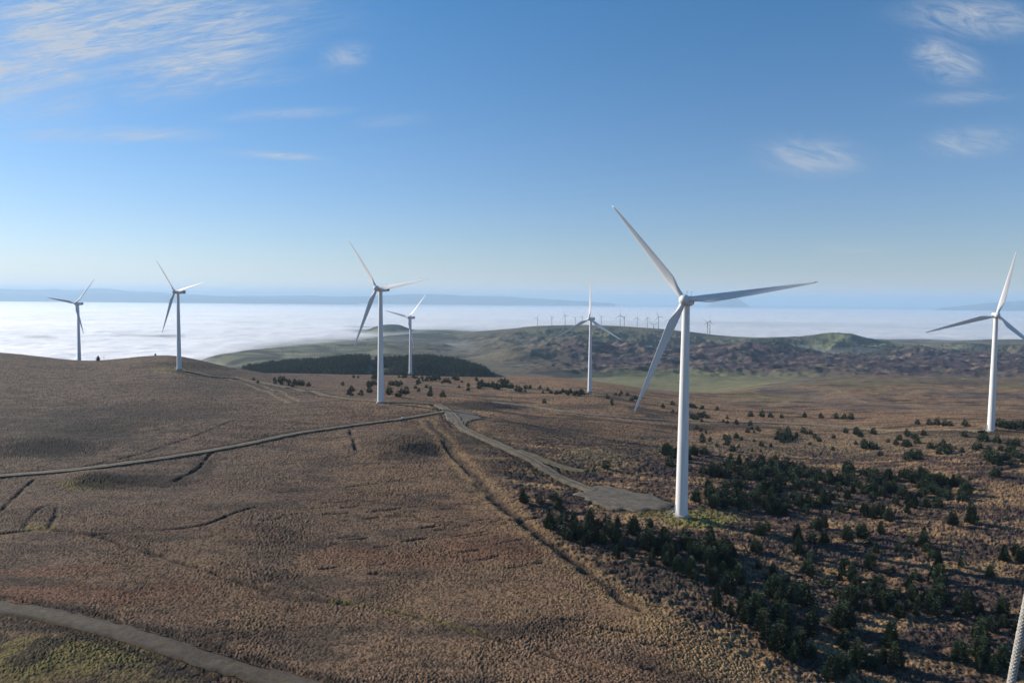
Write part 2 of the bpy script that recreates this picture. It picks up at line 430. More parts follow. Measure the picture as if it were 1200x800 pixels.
ditches = [  # px polyline, half width m, depth m
    ([(0, 625), (60, 620), (110, 627), (170, 646), (230, 662), (300, 685), (390, 702), (430, 705)], .8, .9),
    ([(430, 705), (500, 722), (560, 742), (640, 765), (700, 790)], .5, .5),
    ([(110, 627), (180, 622), (240, 617), (280, 602), (300, 598)], .7, .7),
    ([(0, 600), (14, 585), (26, 573), (40, 562)], .8, .7), ([(28, 619), (40, 602), (50, 592), (60, 589), (68, 592), (66, 604), (56, 620)], .7, .5),
    ([(411, 505), (414, 520), (418, 532)], 1.0, 1.2), ([(247, 530), (232, 548), (205, 560)], .9, .9), ([(100, 545), (160, 532), (240, 508), (290, 490), (330, 482), (420, 478)], .8, .6),
    ([(560, 566), (575, 580), (600, 600), (640, 636), (690, 670)], 2.0, 1.3), ([(718, 695), (735, 708), (750, 712)], 1.2, .9), ([(520, 520), (535, 538), (552, 555)], 1.2, .9),
    ([(1060, 585), (1120, 565), (1200, 545)], 1.3, .8), ([(1040, 590), (1200, 600)], .8, .6),
    ([(300, 668), (350, 680), (400, 700)], .6, .5),
    ([(0, 455), (60, 450), (120, 448)], 1.2, .8), ([(640, 580), (590, 540), (560, 520)], .5, .2)]
rc = random.Random(3)
for _ in range(70):                           # peat cracks lying roughly across the slope
    x = rc.gauss(480, 110); y = rc.gauss(612, 32); l = rc.uniform(8, 42)
    if 300 < x < 640 and 560 < y < 690: ditches.append(([(x, y), (x + l * .5, y - l * .05 + rc.uniform(-1.5, 1.5)), (x + l, y - l * .12 + rc.uniform(-1, 1))], rc.uniform(.25, .7), rc.uniform(.5, 1.0)))
for _ in range(60):
    x = rc.uniform(620, 1190); y = rc.uniform(560, 790); l = rc.uniform(10, 40)
    ditches.append(([(x, y), (x + l * .5, y + rc.uniform(-1, 2)), (x + l, y + l * .12)], rc.uniform(.3, .7), rc.uniform(.4, .8)))
for _ in range(30):
    x = rc.uniform(0, 420); y = rc.uniform(430, 520); l = rc.uniform(15, 50)
    ditches.append(([(x, y), (x + l * .5, y + rc.uniform(-1, 1)), (x + l, y - l * .08)], rc.uniform(.5, 1.1), rc.uniform(.5, .9)))
for _ in range(46):
    x = rc.uniform(560, 900); y = rc.uniform(478, 560); l = rc.uniform(15, 60)
    ditches.append(([(x, y), (x + l * .5, y + rc.uniform(-1, 1)), (x + l, y + l * .06)], rc.uniform(.4, 1.1), rc.uniform(.5, 1.0)))
DT = [(poly_pts(p, 1.5), hw, dp) for p, hw, dp in ditches]


def seg_dist(x, y, P):
    """distance to polyline for the points in x,y and index of the nearest sample"""
    best = np.full(x.shape, 1e9); bi = np.zeros(x.shape, int)
    for i in range(len(P) - 1):
        a = P[i]; d = P[i + 1] - a; l2 = d @ d + 1e-12
        s = np.clip(((x - a[0]) * d[0] + (y - a[1]) * d[1]) / l2, 0, 1)
        q = np.hypot(x - a[0] - s * d[0], y - a[1] - s * d[1])
        m_ = q < best; best[m_] = q[m_]; bi[m_] = i
    return best, bi


def in_poly(x, y, P):
    c = np.zeros(x.shape, bool); n = len(P)
    for i in range(n):
        x1, y1 = P[i]; x2, y2 = P[(i + 1) % n]
        cond = ((y1 > y) != (y2 > y)) & (x < (x2 - x1) * (y - y1) / (y2 - y1 + 1e-12) + x1)
        c ^= cond
    return c


tm, Ym = np.meshgrid(t_all, Y_all); XX = tm * Ym; YY = Ym
Z = mid_z(XX, YY)
FX, FY = XX.ravel(), YY.ravel()
d_road = np.full(FX.shape, 99.0); z_road = np.zeros(FX.shape)
ROAD_Z = {}
for k, (P, w) in RD.items():
    zr = mid_z(P[:, 0], P[:, 1]); kk = np.hanning(9); kk /= kk.sum(); zr = np.convolve(np.pad(zr, 4, 'edge'), kk, 'valid') + 0.15
    ROAD_Z[k] = zr
    box = np.nonzero((FX > P[:, 0].min() - 16) & (FX < P[:, 0].max() + 16) & (FY > P[:, 1].min() - 16) & (FY < P[:, 1].max() + 16))[0]
    step = 4 if len(P) > 120 else 2
    d, bi = seg_dist(FX[box], FY[box], P[::step]); d = d - w / 2
    zz = zr[::step][np.minimum(bi, len(zr[::step]) - 1)]
    m_ = d < d_road[box]; ii = box[m_]; d_road[ii] = d[m_]; z_road[ii] = zz[m_]
for k, P in PD.items():
    zc = float(np.mean(mid_z(P[:, 0], P[:, 1]))) + 0.12
    box = np.nonzero((FX > P[:, 0].min() - 12) & (FX < P[:, 0].max() + 12) & (FY > P[:, 1].min() - 12) & (FY < P[:, 1].max() + 12))[0]
    d, _ = seg_dist(FX[box], FY[box], np.vstack([P, P[:1]])); d = np.where(in_poly(FX[box], FY[box], P), -d, d)
    m_ = d < d_road[box]; ii = box[m_]; d_road[ii] = d[m_]; z_road[ii] = mid_z(FX[ii], FY[ii]) + 0.12
Zf = Z.ravel().copy()
rowgap = np.interp(FY, Y_all[:-1], np.diff(Y_all))
wr = 1 - sstep(0.3, 6.0, d_road)
Zf = Zf * (1 - wr) + (z_road - 0.1) * wr
Zf = np.where(d_road < 0.6, Zf - 0.35 - 0.12 * np.minimum(rowgap, 4), Zf)       # the bed under the gravel
bank = np.exp(-((d_road - 1.8) / 0.9)**2) * (FY < 600)
Zf = Zf - 0.45 * bank                                                       # roadside ditch
dmask = np.zeros(FX.shape)
for (P, hw, dp) in DT:
    ex = hw * 3 + 1
    box = np.nonzero((FX > P[:, 0].min() - ex) & (FX < P[:, 0].max() + ex) & (FY > P[:, 1].min() - ex) & (FY < P[:, 1].max() + ex))[0]
    if len(box) == 0: continue
    st = 3 if len(P) > 60 else 1
    d, _ = seg_dist(FX[box], FY[box], P[::st])
    d = d + 0.35 * hw * gnoise(FX[box] / 3, FY[box] / 3, 31)
    g = np.exp(-(d / np.maximum(hw, rowgap[box] * .35))**2) * np.clip(.85 + 1.0 * gnoise(FX[box] / 7, FY[box] / 7, 33), .25, 1)
    dmask[box] = np.maximum(dmask[box], g * (1 if dp > .3 else .3)); Zf[box] -= (.9 if hw in (.8, .5, .7, 1.0, 1.4, 2.0, 1.2, 1.3, .9) else .6) * dp * g * (d_road[box] > 0.5)

# tussocks
near_i = np.nonzero((FY < 1250) & (FY > 80))[0]
nx, ny = FX[near_i], FY[near_i]


def cells(x, y, seed):
    xi = np.floor(x); yi = np.floor(y); best = np.full(x.shape, 9.0); val = np.zeros(x.shape)
    for di in (-1, 0, 1):
        for dj in (-1, 0, 1):
            h = hash2(xi + di, yi + dj, seed); a = (h & 0xFFF) / 4096.0; c = ((h >> 12) & 0xFFF) / 4096.0; v_ = ((h >> 24) & 0xFF) / 256.0
            d_ = np.hypot(xi + di + .1 + .8 * a - x, yi + dj + .1 + .8 * c - y) / (.75 + .5 * v_)
            m_ = d_ < best; best[m_] = d_[m_]; val[m_] = v_[m_]
    return best, val


warp = 1.2 * gnoise(nx / 3.1, ny / 3.1, 77)
f1, cv = cells((nx + .35 * warp) / .46, (ny - .35 * warp) / .62, 41); b1 = np.clip(1 - 1.25 * f1, 0, 1) * (.55 + .6 * cv); b2 = np.abs(gnoise(nx / 0.4, ny / 0.6, 43))
amp = 0.36 * (1 - 0.55 * sstep(350, 900, ny)) * np.clip(0.72 + 1.0 * fbm(nx, ny, 26, 3, 45, .6), 0.18, 1.35)
tus = (b1 * 1.1 + b2 * 0.35)
clear = sstep(0.2, 1.6, d_road[near_i])
rough = sstep(-10, 30, nx - 0)                         # placeholder, replaced below
tuss = np.zeros(FX.shape); tuss[near_i] = tus * clear
pxg, pyg = project(np.stack([FX, FY, Zf + CZ], 1))
# heather ground to the right of the old drain line: rougher and streaky
line_x = np.interp(pyg, [470, 520, 575, 640, 700, 760, 830], [640, 560, 590, 650, 740, 850, 960])
heath = sstep(-14, 22, pxg - line_x) * sstep(500, 530, pyg) * (FY < 1200)
hs = gnoise(nx / 3.6, ny / 2.2, 51) + 0.6 * gnoise(nx / 1.5, ny / 1.1, 53) + .4 * gnoise(nx / .7, ny / .8, 55)
Zf[near_i] += clear * (amp * tus * (1 - .3 * heath[near_i]) + heath[near_i] * 0.5 * np.clip(hs, -.6, 1.2))
Zf[near_i] -= 0.25 * clear
# relief on the far hills
far_i = np.nonzero(FY > 1150)[0]; fx, fy = FX[far_i], FY[far_i]
hr = fbm(fx, fy, 420, 5, 61, 0.55); hr2 = np.abs(fbm(fx, fy, 170, 4, 63, .55)); hr3 = fbm(fx, fy, 650, 3, 69)
k_f = sstep(2600, 3300, fy) * (1 - sstep(4000, 4350, fy)) * sstep(430, 560, pxg[far_i])
k_p = sstep(1900, 2300, fy) * (1 - sstep(3900, 4600, fy)) * sstep(560, 680, pxg[far_i])
low = 1 - sstep(5000, 6000, fy)
Zf[far_i] += sstep(1150, 1500, fy) * (7 * hr * low + k_f * (34 * hr - 60 * np.abs(hr3) + 10 - 16 * hr2) + k_p * (20 * hr - 44 * hr2 + 7 + 10 * (.25 - np.abs(fbm(fx, fy, 90, 3, 67)))))
Zf += sstep(620, 900, FY) * sstep(800, 900, pxg) * (1 - sstep(1500, 1700, FY)) * (5 * fbm(FX, FY, 170, 4, 151, .6) - 5 * np.abs(fbm(FX, FY, 80, 3, 155)) + 1)
Zg = Zf.reshape(Z.shape)


def ground(x, y):
    return float(bilin(Zg, t_all, np.log(Y_all), np.array([x / y]), np.array([math.log(y)]))[0]) + CZ


# ------------------------------------------------------------------ ground colours (material colours; left slope and hollow shade painted in)
def c3(*a): return np.array(a)[None, :]


N = len(FX)
tan_c = c3(.205, .128, .074); red_c = c3(.145, .080, .050); gold_c = c3(.275, .178, .086); dark_c = c3(.042, .033, .026); green_c = c3(.135, .115, .038); grey_c = c3(.115, .086, .066); heath_c = c3(.062, .046, .042)
col = np.repeat(tan_c, N, 0)


def mixc(w, c):
    global col
    w = np.clip(w, 0, 1)[:, None]; col = col * (1 - w) + c * w


nA = fbm(FX, FY, 60, 4, 71); nB = fbm(FX, FY, 22, 4, 73); nC = fbm(FX, FY, 7, 3, 75); nD = fbm(FX * .35, FY, 16, 3, 79)
mixc(.55 * sstep(-.1, .5, nA), red_c); mixc(.5 * sstep(.0, .55, nB), grey_c); mixc(.4 * sstep(.05, .5, -nB + .3 * nC), gold_c)
mixc(.65 * (1 - sstep(250, 520, pxg)) * (1 - sstep(560, 700, pyg)), grey_c)  # left slope turned from the sun: its shade put into a greyer colour
mixc(.6 * sstep(.22, .45, nD), dark_c)
mixc(.85 * sstep(.04, .22, fbm(FX * .4, FY, 30, 4, 105, .6)) * sstep(450, 462, pyg) * (1 - sstep(560, 620, pyg)) * sstep(480, 560, pxg), dark_c); mixc(.5 * sstep(.1, .4, fbm(FX * .45, FY, 26, 4, 107, .6)) * sstep(480, 600, pxg), gold_c)
mixc(.45 * sstep(.15, .4, fbm(FX * .4, FY, 48, 4, 109, .6)) * (1 - sstep(480, 560, pxg)), red_c * .7)


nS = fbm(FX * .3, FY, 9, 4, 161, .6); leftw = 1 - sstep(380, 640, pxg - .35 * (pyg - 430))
mixc(.60 * leftw * sstep(.05, .3, nS + .5 * nB), dark_c); mixc(.42 * leftw, c3(.075, .058, .046))  # streaks, then a darker tone painting shade over the left moor
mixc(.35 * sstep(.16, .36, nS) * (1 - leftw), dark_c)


def blob(px, py, rx, ry, c, s=1.0, edge=.5):
    q = np.sqrt(((pxg - px) / rx)**2 + ((pyg - py) / ry)**2) + edge * (nB + .6 * nC)
    mixc(s * (1 - sstep(.55, 1.15, q)), c)


nH = fbm(FX * .35, FY, 9, 4, 113, .6); mixc(.9 * heath * sstep(-.22, .12, nH + .3 * nD), heath_c * .85); mixc(.75 * heath * sstep(.12, .4, -nH - .2 * nC), gold_c)
for a in [(62, 526, 48, 13, c3(.022, .021, .02), .95), (30, 530, 60, 8, dark_c, .6), (105, 505, 80, 10, dark_c, .6), (180, 480, 130, 14, dark_c, .45), (165, 563, 70, 9, dark_c, .8), (235, 545, 20, 12, dark_c, .7), (502, 527, 34, 9, c3(.022, .021, .02), .95), (465, 535, 30, 6, dark_c, .6),  # the near-black blobs paint in the shade of the two hollows
          (100, 690, 130, 10, dark_c, .5), (90, 696, 130, 14, red_c, .9), (60, 668, 90, 7, red_c, .8), (200, 690, 40, 10, red_c, .6), (30, 680, 60, 6, dark_c, .6), (428, 640, 34, 8, dark_c, .6), (590, 640, 75, 17, red_c, .95), (600, 636, 60, 9, dark_c, .45), (480, 655, 60, 14, red_c, .5), (400, 650, 60, 12, red_c, .6),
          (100, 566, 36, 8, green_c, .8), (40, 510, 34, 5, green_c, .35), (60, 765, 130, 24, green_c, .75), (20, 790, 60, 22, green_c, .5), (160, 790, 90, 12, green_c, .4), (820, 607, 62, 12, c3(.20, .17, .055), .9), (760, 600, 30, 6, green_c, .7), (400, 704, 16, 4, green_c, .9), (45, 617, 20, 5, green_c, .6),
          (190, 745, 130, 10, dark_c, .6), (60, 735, 90, 6, dark_c, .85), (250, 775, 40, 9, dark_c, .7),
          (540, 484, 34, 5, gold_c, .8), (520, 476, 30, 3, gold_c, .7), (570, 505, 26, 6, gold_c, .4), (640, 500, 90, 14, dark_c, .55), (570, 475, 60, 6, dark_c, .9), (660, 476, 60, 4, dark_c, .5), (600, 545, 50, 14, dark_c, .55), (560, 515, 40, 10, dark_c, .5), (510, 505, 24, 8, dark_c, .7),
          (740, 520, 70, 18, dark_c, .4), (840, 500, 90, 5, dark_c, .6), (700, 535, 60, 12, c3(.13, .105, .06), .5), (690, 552, 20, 3, green_c, .8),
          (860, 690, 120, 60, c3(.1, .075, .05), .35), (750, 665, 70, 40, dark_c, .45), (1000, 520, 240, 16, c3(.17, .125, .075), .5), (1190, 495, 26, 4, dark_c, 1.0), (1120, 505, 100, 4, dark_c, .5),
          (850, 770, 80, 30, gold_c, .6), (740, 740, 60, 20, gold_c, .35), (900, 465, 60, 6, c3(.13, .12, .05), .5), (200, 432, 30, 2.5, green_c, .8), (230, 428, 40, 6, dark_c, .6), (240, 440, 30, 3, dark_c, .6), (1160, 580, 60, 14, c3(.21, .13, .07), .6), (230, 455, 120, 8, dark_c, .3)]:
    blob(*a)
blob(80, 505, 110, 34, c3(.035, .030, .027), .7, 1.1); blob(170, 490, 120, 12, c3(.045, .036, .03), .55, 1.1); blob(150, 562, 80, 9, dark_c, .8, 1.0); blob(480, 515, 60, 14, dark_c, .4, 1.0)  # first blob widens the painted shade round the left hollow
for pl_ in ([(262, 441), (292, 450), (318, 462), (340, 472)], [(276, 441), (306, 450), (332, 461), (352, 470)], [(180, 433), (200, 436), (216, 440), (236, 441)], [(598, 398), (615, 403), (628, 411), (638, 421), (632, 436)], [(900, 476), (930, 470), (965, 463), (985, 458)], [(985, 462), (1000, 466), (1016, 471)], [(1060, 463), (1090, 460), (1110, 463)], [(960, 477), (1000, 474), (1060, 476)]):
    P = poly_pts(pl_); hw_ = 1.6 if P[:, 1].mean() < 800 else 5.0; st_ = max(1, len(P) // 40)
    bx = np.nonzero((FX > P[:, 0].min() - 30) & (FX < P[:, 0].max() + 30) & (FY > P[:, 1].min() - 30) & (FY < P[:, 1].max() + 30))[0]
    d, _ = seg_dist(FX[bx], FY[bx], P[::st_]); w = np.zeros(N); w[bx] = np.exp(-(d / hw_)**2); mixc(.7 * w, c3(.24, .19, .12))
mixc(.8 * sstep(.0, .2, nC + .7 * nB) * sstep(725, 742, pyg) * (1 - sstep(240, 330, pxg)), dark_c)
# old drain line: pale grass beside it
P = poly_pts([(500, 492), (530, 530), (560, 562), (600, 600), (640, 638), (690, 674), (740, 708), (800, 740), (860, 775), (950, 815)])
bx = np.nonzero((FY < 460) & (pxg > 480) & (pxg < 1000))[0]
d, _ = seg_dist(FX[bx], FY[bx], P[::3]); w = np.zeros(N); w[bx] = np.exp(-((d - 3.2) / 2.2)**2); mixc(.55 * w, gold_c); w[bx] = np.exp(-((d) / 1.6)**2) * .7 * (pyg[bx] < 700); mixc(w, dark_c)
P = poly_pts([(390, 700), (440, 708), (500, 722), (560, 740)]); bx = np.nonzero((FY < 220) & (pxg > 360) & (pxg < 600))[0]
d, _ = seg_dist(FX[bx], FY[bx], P); w = np.zeros(N); w[bx] = np.exp(-(d / .9)**2); mixc(.7 * w, green_c)
mixc(.85 * dmask, dark_c * .8)
mixc(.5 * np.exp(-((d_road - 1.2) / .8)**2) * sstep(-.1, .3, nC), gold_c); mixc(.9 * np.exp(-((d_road - 2.4) / 1.5)**2) * sstep(-.5, 0, nC), dark_c)
# dark bare gaps between tussocks, straw tops
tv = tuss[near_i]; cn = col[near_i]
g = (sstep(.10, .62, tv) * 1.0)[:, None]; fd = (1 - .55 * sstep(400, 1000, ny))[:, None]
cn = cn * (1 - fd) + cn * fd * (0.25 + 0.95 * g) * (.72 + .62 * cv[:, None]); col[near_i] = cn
# far country
fpx, fpy = pxg[far_i], pyg[far_i]
kfar = sstep(1150, 1350, fy)
nE = fbm(fx, fy, 300, 5, 81, .6); nF = fbm(fx * .5, fy, 110, 4, 83, .6); nG = fbm(fx * .4, fy, 40, 3, 85)
fc = np.repeat(c3(.135, .098, .066), len(far_i), 0)


def mf(w, c):
    global fc
    w = np.clip(w, 0, 1)[:, None]; fc = fc * (1 - w) + c * w


mf(.6 * sstep(0, .5, nF), c3(.085, .065, .05)); mf(.4 * sstep(.1, .5, -nE), c3(.17, .13, .075)); mf(.8 * sstep(.25, .4, nG + .3 * nF), dark_c)
pas = c3(.165, .160, .082); heath2 = c3(.046, .030, .042); moor2 = c3(.135, .105, .074)
inf = sstep(1250, 1400, fy) * (1 - sstep(2150, 2350, fy)) * sstep(640, 700, fpx) * (1 - sstep(860, 1060, fpx + 40 * nE))
mf(inf * sstep(-.5, .1, nE + .3), pas)
k_ = sstep(2050, 2350, fy) * sstep(560, 640, fpx)          # heather country
mf(k_, heath2); mf(k_ * .85 * sstep(.06, .22, nF + .5 * nG), moor2 * 1.1); mf(k_ * .5 * sstep(.16, .36, nG - .2 * nF), c3(.17, .135, .10)); mf(k_ * .6 * sstep(.1, .3, -nG - .3 * nE), c3(.026, .020, .028))
k_ = sstep(3500, 3700, fy) * sstep(500, 600, fpx); mf(k_, c3(.118, .108, .066)); mf(k_ * .7 * sstep(.0, .15, nE), c3(.05, .05, .038)); mf(k_ * .5 * sstep(.1, .2, nF), c3(.15, .14, .085)); mf(k_ * .6 * sstep(.15, .3, -nG), c3(.045, .045, .036))
k_ = (1 - sstep(520, 640, fpx)) * sstep(1250, 1400, fy)    # left valley: fields
mf(k_, c3(.085, .09, .055)); mf(k_ * sstep(.05, .12, nE), c3(.14, .14, .085)); mf(k_ * sstep(.08, .14, nF), c3(.06, .065, .045)); mf(k_ * sstep(.2, .26, nF - nE), c3(.20, .19, .12)); fl = np.sin((fx * .8 + fy * .35) / 38 + 2 * nE) * np.sin((fy * .9 - fx * .3) / 60 + 2 * nF); mf(k_ * .6 * sstep(.25, .35, fl), c3(.17, .165, .10)); mf(k_ * .7 * sstep(.9, .98, np.maximum(np.abs(np.cos((fx * .8 + fy * .35) / 76 + nE)), np.abs(np.cos((fy * .9 - fx * .3) / 120 + nF)))), c3(.03, .034, .026))
k_ = sstep(430, 520, fpx) * (1 - sstep(600, 700, fpx)) * sstep(2000, 2400, fy) * (1 - sstep(4000, 4600, fy)); mf(k_ * .85, c3(.125, .105, .07)); mf(k_ * .8 * sstep(.02, .14, nF + .4 * nG), c3(.05, .044, .04)); mf(k_ * .7 * sstep(.14, .24, -nG), c3(.16, .14, .09))
for (px, py, rx, ry, c, s) in [(1000, 402, 46, 8, c3(.022, .032, .026), .95), (1030, 409, 40, 6, c3(.022, .032, .026), .9), (920, 400, 34, 3.2, c3(.022, .032, .026), .9), (960, 403, 30, 5, c3(.16, .17, .075), .8), (975, 396, 24, 5, c3(.13, .15, .07), .7), (1160, 408, 50, 5, c3(.03, .038, .03), .85), (1080, 405, 60, 3, pas, .7),
                           (690, 390, 90, 5, c3(.11, .115, .06), .7), (820, 391, 70, 3.0, c3(.03, .04, .032), .85), (640, 392, 60, 2.5, c3(.03, .04, .032), .6), (460, 383, 26, 4, c3(.035, .035, .03), .9), (490, 394, 50, 4, c3(.03, .042, .034), .8), (420, 404, 30, 2, c3(.025, .03, .025), .8), (680, 437, 60, 5, c3(.03, .034, .026), .8), (750, 438, 40, 3, c3(.05, .06, .03), .6), (1140, 438, 40, 3, dark_c, .5),
                           (1080, 470, 60, 7, c3(.07, .06, .045), .6), (925, 476, 14, 3, dark_c, .9), (980, 478, 30, 2, pas * .8, .7), (930, 452, 60, 5, pas, .6)]:
    q = np.sqrt(((fpx - px) / rx)**2 + ((fpy - py) / ry)**2) + .45 * (nE + nF); mf(s * (1 - sstep(.8, 1.0, q)), c)
wv = kfar[:, None]; col[far_i] = col[far_i] * (1 - wv) + fc * wv
k_ = sstep(620, 900, FY) * sstep(800, 900, pxg) * (1 - sstep(1560, 1700, FY)); nK = fbm(FX * .6, FY, 150, 5, 151, .62); nL = fbm(FX * .4, FY, 60, 4, 153, .6)
mixc(.75 * k_ * sstep(.04, .26, nK), c3(.125, .10, .085)); mixc(.75 * k_ * sstep(.12, .3, nL + .4 * nK), c3(.062, .05, .044)); mixc(.5 * k_ * sstep(.14, .3, -nL), c3(.25, .18, .11)); mixc(.6 * k_ * sstep(.1, .25, -nK) * sstep(1000, 1200, FY), c3(.15, .135, .065))
col = np.clip(col, .004, .5)
RGBA = np.concatenate([col, np.ones((N, 1))], 1)


def mat_ground(name, far=False):
    m = bpy.data.materials.new(name); m.use_nodes = True; q = NB(m.node_tree)
    pr = q.n('ShaderNodeBsdfPrincipled'); out = q.n('ShaderNodeOutputMaterial'); q.link(pr.outputs[0], out.inputs[0])
    at = q.n('ShaderNodeAttribute', attribute_name='tint'); geo = q.n('ShaderNodeNewGeometry')
    pos = geo.outputs['Position']
    if not far:
        n1 = q.noise(pos, 2.2, 5, .65); n2 = q.noise(pos, .35, 4, .6)
        f = q.m('MULTIPLY', q.m('MULTIPLY_ADD', n1, 1.9, .05), q.m('MULTIPLY_ADD', n2, .8, .6))
        h = q.noise(pos, 3.0, 6, .7); bs, bd = .55, .5
    else:
        n1 = q.noise(pos, .05, 6, .7); n2 = q.noise(pos, .012, 4, .6)
        f = q.m('MULTIPLY', q.m('MULTIPLY_ADD', n1, 1.2, .4), q.m('MULTIPLY_ADD', n2, .8, .6))
        h = q.noise(pos, .03, 6, .7); bs, bd = .6, 14.0
    q.link(q.mix(1.0, at.outputs['Color'], f, 'MULTIPLY'), pr.inputs['Base Color'])
    bp = q.n('ShaderNodeBump'); bp.inputs['Strength'].default_value = bs; bp.inputs['Distance'].default_value = bd
    bp.inputs['Strength'].default_value = bs if not far else .35; q.link(h, bp.inputs['Height']); q.link(bp.outputs[0], pr.inputs['Normal'])
    pr.inputs['Roughness'].default_value = 0.95; pr.inputs['Specular IOR Level'].default_value = 0.1
    return m


def grid_faces(nr, nc):
    i = np.arange(nr - 1)[:, None] * nc + np.arange(nc - 1)[None, :]
    i = i.ravel(); return np.stack([i, i + 1, i + 1 + nc, i + nc], 1)


split = int(np.searchsorted(Y_all, 1160))
V3 = np.stack([FX, FY, Zg.ravel() + CZ], 1).reshape(NYs, NTs, 3); Cg = RGBA.reshape(NYs, NTs, 4)
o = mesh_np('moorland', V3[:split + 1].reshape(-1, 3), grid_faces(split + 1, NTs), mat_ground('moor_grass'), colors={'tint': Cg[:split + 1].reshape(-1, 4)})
tag(o, 'brown tussocky moorland with heather patches and peat drains', kind='structure')
o = mesh_np('hills', V3[split:].reshape(-1, 3), grid_faces(NYs - split, NTs), mat_ground('hill_country', True), colors={'tint': Cg[split:].reshape(-1, 4)})
tag(o, 'heather and pasture hills rolling away beyond the moor', kind='structure')

# ------------------------------------------------------------------ tracks
gm = bpy.data.materials.new('gravel'); gm.use_nodes = True; q = NB(gm.node_tree)
pr = q.n('ShaderNodeBsdfPrincipled'); out = q.n('ShaderNodeOutputMaterial'); q.link(pr.outputs[0], out.inputs[0])
geo = q.n('ShaderNodeNewGeometry'); at = q.n('ShaderNodeAttribute', attribute_name='tint')
n1 = q.noise(geo.outputs['Position'], 1.3, 7, .7); n2 = q.noise(geo.outputs['Position'], .12, 4, .6)
n2 = q.ramp(q.noise(geo.outputs['Position'], .22, 6, .7, 1.5), [(.35, .62), (.65, 1.3)])
f = q.m('MULTIPLY', q.m('MULTIPLY_ADD', n1, 1.5, .25), n2)
q.link(q.mix(1.0, at.outputs['Color'], f, 'MULTIPLY'), pr.inputs['Base Color']); pr.inputs['Roughness'].default_value = .92; pr.inputs['Specular IOR Level'].default_value = .2
bp = q.n('ShaderNodeBump'); bp.inputs['Strength'].default_value = .4; bp.inputs['Distance'].default_value = .15; q.link(n1, bp.inputs['Height']); q.link(bp.outputs[0], pr.inputs['Normal'])

road_labels = {'track_foreground': 'grey gravel track crossing the bottom left corner', 'track_moor': 'pale gravel track curving across the left moor', 'track_main': 'gravel track running down to the nearest turbine',
               'track_ridge': 'gravel track climbing behind the tall middle turbine', 'track_far': 'thin pale track behind the nearest turbine', 'track_edge': 'thin pale track along the far moor edge', 'track_spur': 'short overgrown gravel spur beside the main track'}
for k, (P, w) in RD.items():
    zr = ROAD_Z[k]; n = len(P); d = np.gradient(P, axis=0); d /= np.linalg.norm(d, axis=1)[:, None]; nr = np.stack([-d[:, 1], d[:, 0]], 1)
    offs = np.array([-.66, -.55, -.46, -.34, -.2, -.08, .08, .2, .34, .46, .55, .66]); vs = []; cs = []
    jit = 1 + .12 * fbm(P[:, 0], P[:, 1], 9, 2, 91)
    base = (c3(.150, .128, .100)[0] if k != 'track_foreground' else c3(.076, .066, .055)[0])
    for a in offs:
        e = abs(a) > .6
        q_ = P + nr * (a * w * (jit + (+.45 * fbm(P[:, 0], P[:, 1], 5.0, 3, 92 + int(a > 0)) if abs(a) > .45 else 0)))[:, None]
        zz = zr + CZ + (.10 - .5 * a * a * .3) - (1.2 if e else 0) + .05 * gnoise(q_[:, 0] / 2, q_[:, 1] / 2, 93)
        vs.append(np.column_stack([q_, zz]))
        cc = base * (1.25 if .15 < abs(a) < .4 else 1.0)
        if abs(a) < .1: cc = np.array([.105, .085, .050])
        if abs(a) > .5: cc = np.array([.11, .085, .052])
        if k == 'track_spur': cc = np.array([.15, .13, .075])
        if k in ('track_far', 'track_edge'): cc = cc * 1.35
        gg = np.clip(.5 + fbm(q_[:, 0], q_[:, 1], 12, 3, 95), 0, 1)[:, None]
        cs.append(np.column_stack([cc * (1 - .55 * gg) + (np.array([.105, .085, .055]) if k != 'track_foreground' else np.array([.07, .056, .04])) * .55 * gg, np.ones(n)]))
    V = np.stack(vs, 0).reshape(-1, 3); Cc = np.stack(cs, 0).reshape(-1, 4)
    o = mesh_np('gravel_track', V, grid_faces(len(offs), n), gm, colors={'tint': Cc}); tag(o, road_labels[k], kind='structure')
for k, P in PD.items():
    n = len(P); s = np.linspace(0, n, 90, endpoint=False); Pp = np.vstack([P, P[:1]])
    R = np.stack([np.interp(s, np.arange(n + 1), Pp[:, i]) for i in (0, 1)], 1)
    kk = np.hanning(9); kk /= kk.sum(); R = np.stack([np.convolve(np.pad(R[:, i], 4, 'wrap'), kk, 'valid') for i in (0, 1)], 1)
    cen = R.mean(0); rings = [1.07, 1.0, .92, .8, .65, .5, .3, .1, .01]; vs = []; cs = []
    for a in rings:
        q_ = cen + (R - cen) * a * (1 + .16 * gnoise(R[:, :1] / 4, R[:, 1:] / 4, 97) * (a > .6))
        zz = mid_z(q_[:, 0], q_[:, 1]) + CZ + .13 - (.42 if a > 1.01 else 0)
        vs.append(np.column_stack([q_, zz])); gg = np.clip(.5 + fbm(q_[:, 0], q_[:, 1], 10, 3, 99), 0, 1)[:, None]
        cs.append(np.column_stack([np.array([.15, .13, .105]) * (1 - .6 * gg) + np.array([.10, .085, .058]) * .6 * gg, np.ones(90)]))
    nr_ = len(rings); f = []
    for i in range(nr_ - 1):
        for j in range(90):
            f.append((i * 90 + j, i * 90 + (j + 1) % 90, (i + 1) * 90 + (j + 1) % 90, (i + 1) * 90 + j))
    o = mesh_np('gravel_pad', np.vstack(vs), np.array(f), gm, colors={'tint': np.vstack(cs)}); tag(o, 'wide gravel hardstanding beside the nearest turbine' if k == 'hardstanding' else 'gravel junction where the moor tracks meet', kind='structure')

